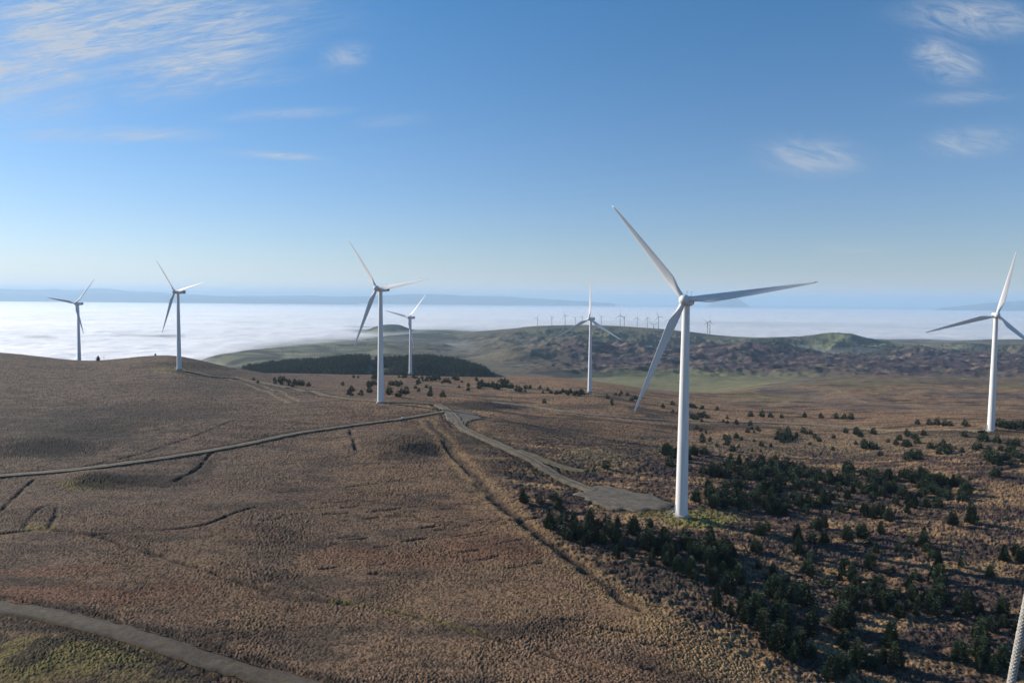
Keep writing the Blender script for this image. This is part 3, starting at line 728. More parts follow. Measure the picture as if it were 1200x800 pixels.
# ------------------------------------------------------------------ sea, far mountains, fog
sm = principled('sea_water', (.03, .07, .12), .35, noise_amt=.2, noise_scale=.001)
xs = np.linspace(-70000, 70000, 30); ys = np.linspace(3000, 92000, 30)
gx, gy = np.meshgrid(xs, ys)
tag(mesh_np('sea', np.stack([gx.ravel(), gy.ravel(), np.full(gx.size, CZ - 345.)], 1), grid_faces(30, 30), sm), 'hazy blue sea at the horizon', kind='structure')

mm = principled('mountain_heath', (.03, .036, .034), .95, noise_amt=.4, noise_scale=.0006, spec=.1)


def far_range(name, pl, Y0, depth, label, base=-350, seed=0, rug=25):
    xs = np.array([p[0] for p in pl], float); n = 260; px = np.linspace(xs[0], xs[-1], n)
    zc = np.array([zrel(p[0], p[1], Y0) for p in pl]); zc = np.interp(px, xs, zc) + rug * 1.1 * fbm(px, px * 0 + seed, 46, 4, seed)
    ss = np.linspace(-1, 1, 41); vs = []
    for s in ss:
        Y = Y0 + s * depth; X = tan_of(px) * Y
        prof = (1 - abs(s)**1.6)
        z = base + (zc - base) * prof + rug * fbm(X, np.full(n, Y), 2500, 4, seed) * (4 * abs(s) * (1 - abs(s)) + .15)
        vs.append(np.column_stack([X, np.full(n, Y), z + CZ]))
    return tag(mesh_np(name, np.vstack(vs), grid_faces(41, n), mm), label, kind='structure')


far_range('mountains', [(-420, 335), (-200, 335), (-60, 337), (0, 338), (25, 338.8), (45, 340), (62, 339), (80, 339.4), (95, 340), (110, 338), (130, 338.6), (150, 341), (175, 341.6), (200, 343), (240, 345.5), (280, 347), (310, 346.2), (360, 346), (400, 347), (430, 347.4), (455, 345.8), (480, 344.6), (510, 345), (540, 346.5), (570, 346.6), (600, 347.5), (640, 350), (680, 353), (720, 356)], 36000, 4200, 'long blue mountain range on the left horizon', seed=101, rug=60)
far_range('foothills', [(-420, 343), (-100, 344), (0, 344.5), (60, 345.5), (110, 343), (150, 343.6), (180, 345), (240, 347), (300, 349), (360, 352), (420, 355)], 29500, 2500, 'lower blue foothills rising out of the fog', seed=111, rug=40)
far_range('island', [(1085, 364), (1105, 360.5), (1125, 358.4), (1140, 356.6), (1160, 354.8), (1175, 354), (1190, 352.8), (1205, 352.4), (1260, 350), (1330, 349), (1400, 352), (1480, 358)], 30000, 3000, 'low dark blue island on the right horizon', seed=121, rug=30)
# steep rounded rock island
cx_, Y0 = tan_of(853.5) * 34000, 34000.; n = 48; vs = []; hmax = zrel(853, 347.2, Y0) + 350
for i in range(15):
    a = i / 14; r = 1000 * (1 - a)**.62 * (1.0 if i else 1.15)
    for k in range(n):
        th = 2 * math.pi * k / n; rr = r * (1 + .10 * math.sin(2 * th + 1) + .05 * math.sin(5 * th))
        vs.append((cx_ + rr * math.cos(th), Y0 + rr * math.sin(th), CZ - 350 + hmax * (a**.9) - 12 * math.sin(3 * th + i)))
f = [(i * n + k, i * n + (k + 1) % n, (i + 1) * n + (k + 1) % n, (i + 1) * n + k) for i in range(14) for k in range(n)]
tag(mesh_np('rock_island', vs, f, mm), 'faint dome shaped rock island behind the right blade', kind='structure')

# fog bank: closed body lying over the low land and the sea
fgt = np.linspace(-1.16, 1.16, 620); fgY = np.exp(np.linspace(math.log(2500), math.log(34500), 620))
a_, c_ = np.meshgrid(fgt, fgY); fX, fY_ = a_ * c_, c_
fpxx = 600 + FPX * a_
ferr = fbm(fX, fY_, 1800, 4, 131, .55); fine = fbm(fX, fY_, 500, 4, 133, .6); big = fbm(fX, fY_, 6000, 2, 135)
nearf = 1 - sstep(9000, 22000, fY_)
top = -256 + (13 * ferr + 22 * np.abs(fine) * nearf + 9 * np.abs(fbm(fX, fY_, 220, 3, 137, .6)) * (1 - sstep(5000, 9000, fY_)) + 3 * big) * (.22 + .78 * nearf)
leftk = 1 - sstep(250, 520, fpxx)
top = top + leftk * 8 * sstep(3500, 5500, fY_)
gz = bilin(Zg, t_all, np.log(Y_all), a_.ravel(), np.log(np.clip(c_.ravel(), 21, 9500))).reshape(a_.shape)
gz = np.where(c_ > 9400, -345, gz)
thick = top - gz
th2 = thick - 5 + 9 * ferr + 9 * fine
alpha = (1 - np.exp(-np.clip(th2, 0, None) / 20.0)) * (1 - sstep(600, 680, fpxx) * (1 - sstep(4500, 4800, fY_)))
edgeY = np.interp(fpxx, [-500, 0, 150, 300, 420, 600, 800, 1300], [34000, 33500, 28000, 22500, 21500, 26500, 28000, 29000])
alpha = alpha * (1 - sstep(.93, 1.0, fY_ / edgeY + .015 * ferr))
nF_ = a_.size
topv = np.stack([fX.ravel(), fY_.ravel(), top.ravel() + CZ], 1); botv = topv.copy(); botv[:, 2] = CZ - 352
ff = grid_faces(620, 620); al4 = np.repeat(alpha.ravel()[:, None], 4, 1)
nc = 620; rim = []
border = [k for k in range(nc)] + [(r_ * nc + nc - 1) for r_ in range(1, nc)] + [((nc - 1) * nc + k) for k in range(nc - 2, -1, -1)] + [(r_ * nc) for r_ in range(nc - 2, 0, -1)]
for i, v_ in enumerate(border):
    w_ = border[(i + 1) % len(border)]; rim.append((v_, v_ + nF_, w_ + nF_, w_))
fogm = bpy.data.materials.new('fog'); fogm.use_nodes = True; q = NB(fogm.node_tree)
out = q.n('ShaderNodeOutputMaterial'); at = q.n('ShaderNodeAttribute', attribute_name='alpha')
dif = q.n('ShaderNodeBsdfDiffuse'); dif.inputs[0].default_value = (.93, .94, .95, 1)
gl = q.n('ShaderNodeBsdfAnisotropic') if False else q.n('ShaderNodeBsdfGlossy'); gl.inputs['Color'].default_value = (.95, .95, .95, 1); gl.inputs['Roughness'].default_value = .66
tr = q.n('ShaderNodeBsdfTranslucent'); tr.inputs[0].default_value = (.95, .95, .95, 1)
geo = q.n('ShaderNodeNewGeometry'); bp = q.n('ShaderNodeBump'); bp.inputs['Strength'].default_value = .8; bp.inputs['Distance'].default_value = 60
mpn = q.n('ShaderNodeMapping'); q.link(geo.outputs['Position'], mpn.inputs[0]); mpn.inputs['Scale'].default_value = (.45, 1, 1)
q.link(q.noise(mpn.outputs[0], .004, 6, .6), bp.inputs['Height'])
q.link(bp.outputs[0], dif.inputs['Normal']); q.link(bp.outputs[0], gl.inputs['Normal'])
m1 = q.n('ShaderNodeMixShader'); m1.inputs[0].default_value = .42; q.link(dif.outputs[0], m1.inputs[1]); q.link(gl.outputs[0], m1.inputs[2])
tp = q.n('ShaderNodeBsdfTransparent'); m2 = q.n('ShaderNodeMixShader'); q.link(at.outputs['Fac'], m2.inputs[0]); q.link(tp.outputs[0], m2.inputs[1]); q.link(m1.outputs[0], m2.inputs[2]); q.link(m2.outputs[0], out.inputs[0])
o = mesh_np('fog_bank', np.vstack([topv, botv]), np.vstack([ff, (ff + nF_)[:, ::-1], np.array(rim)]), fogm, colors={'alpha': np.vstack([al4, al4])})
tag(o, 'white sea of fog filling the low land below the hills', kind='stuff')

# thin mist lying on top of the fog bank: a real closed volume
k1 = fgt[::5]; k2 = fgY[::5]; a2, c2 = np.meshgrid(k1, k2); nn_ = len(k2), len(k1); nM = a2.size
mt = (top[::5, ::5] + 16 + 6 * fbm(a2 * c2, c2, 2500, 2, 141)).ravel() + CZ
tv2 = np.stack([(a2 * c2).ravel(), c2.ravel(), mt], 1); bv2 = tv2.copy(); bv2[:, 2] = CZ - 353
nr2, nc2 = nn_; ff2 = grid_faces(nr2, nc2)
border = [k for k in range(nc2)] + [(r_ * nc2 + nc2 - 1) for r_ in range(1, nr2)] + [((nr2 - 1) * nc2 + k) for k in range(nc2 - 2, -1, -1)] + [(r_ * nc2) for r_ in range(nr2 - 2, 0, -1)]
rim = [(v_, v_ + nM, border[(i + 1) % len(border)] + nM, border[(i + 1) % len(border)]) for i, v_ in enumerate(border)]
mim = bpy.data.materials.new('mist'); mim.use_nodes = True; q = NB(mim.node_tree)
out = q.n('ShaderNodeOutputMaterial'); vol = q.n('ShaderNodeVolumePrincipled'); q.link(vol.outputs[0], out.inputs['Volume'])
vol.inputs['Color'].default_value = (1.0, .97, .94, 1); vol.inputs['Density'].default_value = MIST; vol.inputs['Anisotropy'].default_value = .72
o = mesh_np('mist', np.vstack([tv2, bv2]), np.vstack([ff2, (ff2 + nM)[:, ::-1], np.array(rim)]), mim); tag(o, 'thin bright mist drifting over the fog bank', kind='stuff')

# haze: one closed box round everything
hb = MB(); hb.box((0, 45500, (CZ - 354 + CZ + 420) / 2), (144000, 95000, 774)); hm = bpy.data.materials.new('haze'); hm.use_nodes = True; q = NB(hm.node_tree)
out = q.n('ShaderNodeOutputMaterial'); vol = q.n('ShaderNodeVolumePrincipled'); q.link(vol.outputs[0], out.inputs['Volume'])
vol.inputs['Color'].default_value = (.48, .69, .90, 1); vol.inputs['Density'].default_value = HAZE_DENSITY; vol.inputs['Anisotropy'].default_value = .1
tag(hb.build('haze', hm), 'thin blue haze over the distance', kind='stuff')

# ------------------------------------------------------------------ wind turbines
def turbine_paint():
    m = bpy.data.materials.new('turbine_paint'); m.use_nodes = True; q = NB(m.node_tree)
    pr = q.n('ShaderNodeBsdfPrincipled'); out = q.n('ShaderNodeOutputMaterial'); q.link(pr.outputs[0], out.inputs[0])
    t = q.n('ShaderNodeTexCoord'); mp = q.n('ShaderNodeMapping'); q.link(t.outputs['Object'], mp.inputs[0]); mp.inputs['Scale'].default_value = (2.2, 2.2, .12)
    nz = q.noise(mp.outputs[0], 1.0, 6, .65); f = q.ramp(nz, [(.3, (.60, .61, .61)), (.62, (.74, .745, .745))])
    q.link(f, pr.inputs['Base Color']); pr.inputs['Roughness'].default_value = .55
    return m


M_paint = turbine_paint(); M_farm = principled('backlit_turbine_grey', (.20, .21, .22), .6); M_grey = principled('vent_grey', (.10, .11, .12), .6); M_steel = principled('galvanised_steel', (.42, .43, .44), .5, .6, .2, 3)  # wind farm grey carries the far turbines' backlit shade in its colour
M_conc = principled('concrete', (.36, .34, .31), .9, noise_amt=.25, noise_scale=1.5); M_door = principled('door_paint', (.30, .32, .34), .5)
RB = 39.5


def blade_mesh(seg=34):
    """root at origin, span +Z, chord X (leading edge -X), thickness Y; a real aerofoil with taper, twist and prebend"""
    mb = MB(); nn = 20; rings = []
    for i in range(seg + 1):
        s = i / seg; r = 1.0 + s * (RB - 1.0); u = r / RB
        if u < .06: ch, th, bl = 1.75, 1.75, 0.0
        else:
            bl = min(1, (u - .05) / .17); bl = bl * bl * (3 - 2 * bl)
            cmax = 2.62 * (1 - max(0, u - .2) / .8)**.92 + .42 * (u > .2) * (1 - 0) if u > .2 else 3.04
            ch = 1.75 + (cmax - 1.75) * bl if u <= .2 else cmax
            ch *= 1 if u < .97 else max(.12, math.sqrt(max(0, 1 - ((u - .97) / .03)**2)))
            th = 1.75 * (1 - bl) + ch * (.30 - .14 * min(1, u * 1.3)) * bl
        tw = -math.radians(16 * (1 - u)**2 - 1)
        pts = []
        for k in range(nn):
            a = 2 * math.pi * k / nn
            cx = math.cos(a); cy = math.sin(a)
            x = -cx * .5 * ch + (ch * .18 * bl)                # leading edge toward -X
            y = cy * .5 * th * (1 - bl + bl * (0.25 + .75 * (0.5 + .5 * cx))**.8)
            X = x * math.cos(tw) - y * math.sin(tw); Y = x * math.sin(tw) + y * math.cos(tw)
            pts.append((X, Y - .9 * u**2.2, r))
        rings.append(pts)
    vs = [p for rr in rings for p in rr]; fs = []
    for i in range(seg):
        for k in range(nn): fs.append((i * nn + k, i * nn + (k + 1) % nn, (i + 1) * nn + (k + 1) % nn, (i + 1) * nn + k))
    fs.append(tuple(range(nn - 1, -1, -1))); fs.append(tuple(range(seg * nn, seg * nn + nn))); mb.add(vs, fs); return mb


def turbine_details(root, H):
    dr = MB(); dr.box((-1.93, -.62, 2.6), (.16, .85, 2.1), .31); dr.box((-1.99, -.64, 3.0), (.1, .35, .3), .31); door = dr.build('door', M_door, root)
    hd = MB(); hd.box((-2.06, -.9, 2.5), (.08, .06, .25), .31); hd.build('handle', M_steel, door)
    st = MB()
    for k in range(7): st.box((-2.35 - .27 * k, -.75 - .085 * k, 1.5 - .22 * k), (.3, 1.0, .05), .31)
    for sgn in (-1, 1):
        ox, oy = -.31 * sgn * .5, .95 * sgn * .5
        st.tube([(-2.1 + ox * 0, -.7 + oy, 1.55), (-4.3, -1.35 + oy, 0)], .06, 6); st.tube([(-2.1, -.7 + oy, 2.6), (-4.3, -1.35 + oy, 1.05)], .035, 6)
        for fr in (0, .33, .66, 1): st.tube([(-2.1 - 2.2 * fr, -.7 - .65 * fr + oy, 1.55 * (1 - fr)), (-2.1 - 2.2 * fr, -.7 - .65 * fr + oy, 2.6 - 1.55 * fr)], .03, 6)
    st.build('steps', M_steel, root)


def make_turbine(loc, yaw, theta, label, group, H=70.0, pitch=-16, small=False):
    """yaw: rotor faces (-sin yaw, -cos yaw)"""
    root = thing('wind_turbine', loc, -yaw, label, 'wind turbine', group)   # local -Y is the rotor side
    tw = MB(); hs = np.linspace(-.6, H - 1.6, 25)
    tw.tube([(0, 0, h) for h in hs], [2.05 - .87 * (max(h, 0) / H) for h in hs], 40)
    for h in (H * .33, H * .66): tw.tube([(0, 0, h - .05), (0, 0, h + .05)], 2.05 - .87 * h / H + .035, 40)
    t = tw.build('tower', M_paint, root, True)
    es = t.modifiers.new('edges', 'EDGE_SPLIT'); es.split_angle = math.radians(50)
    if not small: turbine_details(root, H)
    if not small:
        fd = MB(); fd.tube([(0, 0, -1.2), (0, 0, .25), (0, 0, .3)], [2.7, 2.7, 2.5], 32); fd.build('foundation', M_conc, root)
    # nacelle: rounded box from y=-2.2 (front) to y=+7.2
    nb = MB(); n = 28; rings = []
    prof = [(-2.35, .62, 1.05), (-2.2, .92, 1.35), (-1.2, 1.0, 1.62), (2.0, 1.0, 1.7), (5.6, .98, 1.66), (7.0, .94, 1.52), (7.35, .80, 1.32)]
    for (yy_, sc, hh) in prof:
        ring = []
        for k in range(n):
            a = 2 * math.pi * k / n; cx = math.cos(a); cy = math.sin(a); e = .42
            X = math.copysign(abs(cx)**e, cx) * 1.68 * sc; Zq = math.copysign(abs(cy)**e, cy) * hh
            ring.append((X, yy_, H + .1 + Zq + (.14 * (yy_ > 5) * (Zq < 0))))
        rings.append(ring)
    vs = [p for r_ in rings for p in r_]; fs = [(i * n + k, i * n + (k + 1) % n, (i + 1) * n + (k + 1) % n, (i + 1) * n + k) for i in range(len(rings) - 1) for k in range(n)]
    fs.append(tuple(range(n - 1, -1, -1))); fs.append(tuple(range((len(rings) - 1) * n, len(rings) * n))); nb.add(vs, fs)
    nac = nb.build('nacelle', M_paint, root, True); es = nac.modifiers.new('edges', 'EDGE_SPLIT'); es.split_angle = math.radians(40)
    if not small:
        vt = MB()
        for k in range(5): vt.box((0, 7.39, H - .6 + .28 * k), (1.9, .07, .14))
        vt.box((0, 7.37, H - .04), (2.1, .05, 1.5)); vt.build('rear_vent', M_grey, nac)
        for sx in (-1, 1):
            vt = MB(); vt.box((1.67 * sx, 5.2, H - .1), (.05, 1.8, 1.1))
            for k in range(4): vt.box((1.70 * sx, 5.2, H - .5 + .25 * k), (.05, 1.6, .12))
            vt.build('side_vent', M_grey, nac)
        for (x_, y_) in ((-.7, 5.9), (.7, 5.9), (0, 1.4)):
            ms = MB(); ms.tube([(x_, y_, H + 1.6), (x_, y_, H + 3.1)], .04, 6); ms.box((x_, y_, H + 3.1), (.35, .12, .12))
            ms.build('wind_sensor', M_grey, nac)
    # rotor, tilted up 5 degrees about the hub
    hubp = Vector((0, -3.8, H + .35)); tilt = Matrix.Rotation(math.radians(-5), 4, 'X')
    hubm = MB(); pf = [(1.75, 1.25), (1.55, 1.5), (.9, 1.72), (0, 1.78), (-.8, 1.66), (-1.5, 1.28), (-2.0, .75), (-2.25, .02)]
    hubm.tube([(0, a, 0) for a, _ in pf], [r_ for _, r_ in pf], 28)
    h = hubm.build('hub', M_paint, root, True); h.matrix_local = Matrix.Translation(hubp) @ tilt
    bm_ = blade_mesh(34 if not small else 10); b0 = None
    for k in range(3):
        th = math.radians(theta + 120 * k)
        if b0 is None: b0 = bl = bm_.build('blade', M_paint, root, True)
        else: bl = b0.copy(); COL.objects.link(bl); bl.parent = root
        bl.matrix_local = Matrix.Translation(hubp) @ tilt @ Matrix.Rotation(th, 4, 'Y') @ Matrix.Rotation(math.radians(pitch), 4, 'Z')
    return root


def copy_tree(o, parent=None):
    c = o.copy(); COL.objects.link(c)
    if parent: c.parent = parent
    for ch in list(o.children): copy_tree(ch, c)
    return c


GT = 'large white turbines standing on the moor'
# tower foot px, foot py, depth, yaw, blade angle, label
TB = [(93, None, 900, 10, 40, 'leftmost turbine, dark against the fog on the left crest'),
      (210, None, 673, 27, 78, 'second turbine from the left, beside the small tracks on the hump'),
      (446, None, 458, 29, 82, 'tall turbine standing at the track junction left of centre'),
      (481, None, 931, 32, 42, 'small distant turbine in front of the dark plantation'),
      (691, None, 712, 28, 0, 'middle distance turbine with one blade pointing straight up'),
      (798.5, None, 239, 22, 82, 'nearest and largest turbine, standing beside the gravel hardstanding'),
      (1161, None, 447, 26, 13, 'rightmost turbine cut by the edge, above the scattered conifers')]
ZB = [-80, -66, -64.3, -94, -88, -70, -77]
for (px, _, Y, yaw, th, lb), zb in zip(TB, ZB):
    X = tan_of(px) * Y
    # correct for roll: find X so that the foot projects at px
    for _i in range(4):
        pxx, _p = project([[X, Y, zb + CZ]]); X += (px - pxx[0]) / FPX * Y
    gzv = ground(X, Y)
    make_turbine((X, Y, zb + CZ), math.radians(yaw), th, lb, GT)
    print('turbine', px, Y, 'ground minus base', round(gzv - (zb + CZ), 2))

# far wind farm on the hill
far0 = None; order = 0
WF = [(629.5, 383.5, 8.0, 20), (646.5, 382.5, 8.2, 75), (662, 381, 10.0, 95), (674, 380.5, 7.6, 50), (682, 380.6, 8.6, 10), (704.5, 381, 8.6, 80), (726.5, 381.8, 11, 0), (731.5, 382, 9.6, 60),
      (746.5, 383.5, 10, 4), (758.5, 384.5, 10.4, 100), (766, 391.5, 11.6, 60), (771.5, 385, 12.6, 98), (784, 386.5, 10, 20), (829.3, 391.5, 12.4, 60), (831.8, 392, 13.6, 0)]
GF = 'distant wind farm on the far hilltop'
ordn = ['first', 'second', 'third', 'fourth', 'fifth', 'sixth', 'seventh', 'eighth', 'ninth', 'tenth', 'eleventh', 'twelfth', 'thirteenth', 'fourteenth', 'fifteenth']
for i, (px, py, hp, th) in enumerate(WF):
    Y = 4480 if py < 391 or px > 800 else 3950
    X = tan_of(px) * Y; zg = zrel(px, py, Y) + CZ; gg = ground(X, Y); zg = gg - .3
    S = hp * Y / FPX / 70.0 * 1.18
    if far0 is None: far0 = r = make_turbine((X, Y, zg), math.radians(20 + 8 * (i % 4)), th, '', GF, small=True); 
    else: r = copy_tree(far0); r.location = (X, Y, zg); r.rotation_euler = (0, 0, -math.radians(15 + 9 * (i % 5)))
    k = 0
    for ch in r.children:
        if ch.name.startswith('blade'):
            ch.matrix_local = Matrix.Translation(Vector((0, -3.8, 70.35))) @ Matrix.Rotation(math.radians(-5), 4, 'X') @ Matrix.Rotation(math.radians(th + 120 * k), 4, 'Y') @ Matrix.Rotation(math.radians(-16), 4, 'Z'); k += 1
    r.scale = (S, S, S)
    if i == 13: lb = 'tiny turbine left of the overlapping pair on the hill right of the nearest tower'
    elif i == 14: lb = 'tiny turbine right of the overlapping pair on the hill right of the nearest tower'
    elif i == 10: lb = 'tiny pale turbine standing lower on the hill slope than its neighbours'
    else: lb = 'tiny hilltop turbine, %s from the left in the far row' % ordn[i if i < 10 else i - 1]
    tag(r, lb, 'wind turbine', GF)
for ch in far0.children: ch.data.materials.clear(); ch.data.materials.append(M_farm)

# ------------------------------------------------------------------ pylons, poles, cairn, marker
M_py = principled('pylon_steel', (.22, .24, .26), .6, .4)


def make_pylon(X, Y, H, label, group):
    z = ground(X, Y); r = thing('pylon', (X, Y, z), random.uniform(-.4, .4), label, 'pylon', group)
    mb = MB(); w0, w1 = H * .09, H * .018
    lv = [0, .25, .45, .62, .78, .9, 1.0]; W_ = lambda s: w0 + (w1 - w0) * min(1, s / .7) if s < .7 else w1
    cor = lambda s, a, c: (a * W_(s), c * W_(s), s * H)
    for a in (-1, 1):
        for c in (-1, 1):
            for i in range(len(lv) - 1): mb.tube([cor(lv[i], a, c), cor(lv[i + 1], a, c)], .16, 4)
    for i in range(len(lv) - 1):
        for a in (-1, 1):
            mb.tube([cor(lv[i], a, -1), cor(lv[i + 1], a, 1)], .1, 4); mb.tube([cor(lv[i], -1, a), cor(lv[i + 1], 1, a)], .1, 4); mb.tube([cor(lv[i], a, 1), cor(lv[i + 1], a, -1)], .1, 4)
    mb.build('lattice_mast', M_py, r)
    ar = MB()
    for s, l in ((.66, .16), (.8, .2), (.93, .14)):
        for a in (-1, 1): ar.tube([(0, 0, s * H), (a * l * H, 0, s * H)], .15, 4); ar.tube([(0, 0, (s + .05) * H), (a * l * H, 0, s * H)], .1, 4); ar.tube([(a * l * H, 0, s * H), (a * l * H, 0, (s - .04) * H)], .12, 4)
    ar.build('crossarm', M_py, r)


for i, (px, py, Y, lb) in enumerate([(330, 416, 2600, 'leftmost faint pylon in the foggy valley'), (342.5, 415, 2650, 'faint pylon second from the left in the foggy valley'), (380.5, 411, 2800, 'left of two clear pylons above the dark plantation'), (392.5, 412, 2750, 'right of two clear pylons above the dark plantation'), (431, 404, 3300, 'faint pylon beside the drooping blade tip')]):
    make_pylon(tan_of(px) * Y, Y, 42, lb, 'pylons in the valley')
M_wood = principled('weathered_wood', (.10, .08, .06), .9, noise_amt=.3, noise_scale=2)
M_stone = principled('cairn_stone', (.16, .15, .14), .9, noise_amt=.4, noise_scale=2)
P = np.array([tan_of(181) * 835, 835.]); r = thing('cairn', (P[0], P[1], ground(*P) - .1), 0, 'small stone cairn on the crest left of the second turbine', 'cairn')
mb = MB()
for k in range(60):
    h = random.random() * 2.6; rad = 1.3 * (1 - h / 3.2); a = random.uniform(0, 6.28); s = random.uniform(.35, .6)
    mb.box((rad * math.cos(a) * random.random()**.4, rad * math.sin(a) * random.random()**.4, h + .1), (s, s * .8, s * .6), random.uniform(0, 3))
mb.tube([(0, 0, 0), (0, 0, 2.4)], [1.1, .4], 9); mb.build('stone_heap', M_stone, r)
for px, Y, h, lb in ((120.5, 850, 5.5, 'thin wooden pole on the skyline beside the lone crest conifer'),):
    X = tan_of(px) * Y; r = thing('wooden_pole', (X, Y, ground(X, Y)), 0, lb, 'pole')
    mb = MB(); mb.tube([(0, 0, -.4), (0, 0, h)], [.17, .12], 8); mb.build('pole', M_wood, r); mb = MB(); mb.box((0, 0, h - .5), (1.9, .14, .14)); mb.tube([(.8, 0, h - .45), (.8, 0, h - .2)], .05, 6); mb.tube([(-.8, 0, h - .45), (-.8, 0, h - .2)], .05, 6); mb.build('crossarm', M_wood, r)
p_ = pick(473, 489); r = thing('marker_box', (p_[0], p_[1] - 3.6, ground(p_[0], p_[1] - 3.6)), .3, 'small white marker box beside the moor track', 'marker')
mb = MB(); mb.box((0, 0, .75), (.9, .7, 1.5)); mb.build('cabinet', principled('white_grp', (.7, .7, .66), .5), r); mb = MB(); mb.box((0, 0, 1.55), (1.05, .85, .1)); mb.build('lid', principled('pale_grp', (.6, .6, .58), .5), r)
p_ = pick(680, 586)

# ------------------------------------------------------------------ trees
def crown_mat(name, c1, c2):
    m = bpy.data.materials.new(name); m.use_nodes = True; q = NB(m.node_tree)
    pr = q.n('ShaderNodeBsdfPrincipled'); out = q.n('ShaderNodeOutputMaterial'); q.link(pr.outputs[0], out.inputs[0])
    oi = q.n('ShaderNodeObjectInfo'); geo = q.n('ShaderNodeNewGeometry')
    nz = q.noise(geo.outputs['Position'], .9, 3, .6)
    c = q.mix(nz, (*c1, 1), (*c2, 1)); f = q.m('MULTIPLY_ADD', oi.outputs['Random'], .6, .7)
    q.link(q.mix(1.0, c, f, 'MULTIPLY'), pr.inputs['Base Color']); pr.inputs['Roughness'].default_value = .7; pr.inputs['Specular IOR Level'].default_value = .25
    return m


M_crown = crown_mat('conifer_needles', (.024, .044, .026), (.060, .084, .040)); M_trunk = principled('bark', (.09, .065, .045), .95, noise_amt=.3, noise_scale=3)


def crown_arrays(seed, Hh=1.0, Rr=.36, n_sprays=1500, bushy=.5, leaders=1, big=1.0):
    """unit-high conifer crown made of many small needle sprays set along branches"""
    g = np.random.default_rng(seed); V = []; F = []
    cents = [(0, 0, 1.0, 1.0)] + [(g.uniform(-.16, .16), g.uniform(-.16, .16), g.uniform(.72, .92), .8) for _ in range(leaders - 1)]
    k = 0
    lump = g.uniform(0, 6.28, 6); la = g.uniform(.08, .22, 6)
    for _ in range(n_sprays):
        cx, cy, hh, sc = cents[g.integers(len(cents))]
        u = g.random()**(1.15)                     # more low down
        h = .05 + u * .95
        prof = ((1 - u)**max(.38, .5 + .45 * (.8 - bushy)) * (1 - .35 * np.exp(-u / .08)))
        a = g.uniform(0, 2 * math.pi)
        lm = 1 + sum(la[j] * math.sin((j + 1) * a + lump[j] + 5 * h) for j in range(6)) * .8
        whorl = .82 + .22 * math.sin(h * 42 + 2 * math.sin(a + seed))
        r = Rr * sc * prof * lm * whorl * (g.random()**.35)
        p = np.array([cx * h + r * math.cos(a), cy * h + r * math.sin(a), h * hh + .10 * r / Rr * (1 - u) * .4])
        outd = np.array([math.cos(a), math.sin(a), g.uniform(.0, .8)]); outd /= np.linalg.norm(outd)
        side = np.cross(outd, [0, 0, 1]); side /= np.linalg.norm(side) + 1e-9
        tw = g.uniform(-1.2, 1.2); upv = np.cross(side, outd); side = side * math.cos(tw) + upv * math.sin(tw)
        L = big * g.uniform(.055, .11) * (1 - .45 * u); wd = L * g.uniform(.25, .42)
        a0 = p - outd * L * .4; tip = p + outd * L
        V += [a0, p + side * wd, tip, p - side * wd]; F.append((k, k + 1, k + 2, k + 3)); k += 4
    return np.array(V) * Hh, np.array(F)


protos = []
for i in range(9):
    V_, F_ = crown_arrays(200 + i, 1.0, [.42, .46, .52, .36, .48, .56, .44, .50, .46][i], [2600, 3000, 3200, 2400, 3000, 3400, 2600, 3200, 2800][i], [.6, .8, 1.2, .4, .9, 1.3, .7, 1.1, .8][i], [2, 2, 4, 1, 3, 5, 2, 4, 3][i])
    protos.append((V_, F_))
trunk_me = None


def trunk_mesh():
    mb = MB(); mb.tube([(0, 0, -.06), (0.005, 0, .25), (-.006, .004, .6), (0, 0, .9)], [.028, .02, .011, .003], 7)
    g = random.Random(5)
    for k in range(16):
        h = .12 + .05 * k; a = k * 2.4; l = .26 * (1 - h) + .03
        mb.tube([(0, 0, h), (l * math.cos(a), l * math.sin(a), h + l * .25)], [.007, .003], 4)
    return mb


tree_protos = []
trees = []                                   # (X, Y, height m, cluster)


def spread(poly, n, h0, h1, cl, seed, mind=2.2, clump=0.5):
    g = random.Random(seed); xs = [p[0] for p in poly]; ys = [p[1] for p in poly]; out = []; tries = 0
    PP = np.array(poly, float)
    while len(out) < n and tries < n * 60:
        tries += 1
        if out and g.random() < clump:
            o_ = g.choice(out); x = o_[0] + g.gauss(0, 13) * o_[3]; y = o_[1] + g.gauss(0, 3.2) * o_[3]
        else: x = g.uniform(min(xs), max(xs)); y = g.uniform(min(ys), max(ys))
        if not in_poly(np.array([x]), np.array([y]), PP)[0]: continue
        p = pick(x, y)
        if any(math.hypot(p[0] - q_[0], p[1] - q_[1]) < mind for (_, _, q_, _) in out): continue
        dr = min(seg_dist(np.array([p[0]]), np.array([p[1]]), R_[::3])[0][0] for k_, (R_, w_) in RD.items())
        if dr < 4 or in_poly(np.array([p[0]]), np.array([p[1]]), PD['hardstanding'])[0]: continue
        out.append((x, y, p, 250 / p[1])); h = h0 + (h1 - h0) * g.random()**1.5
        trees.append((p[0], p[1], h, cl))


def at_px(lst, cl):
    for (x, y, h) in lst:
        p = pick(x, y); trees.append((p[0], p[1], h, cl))


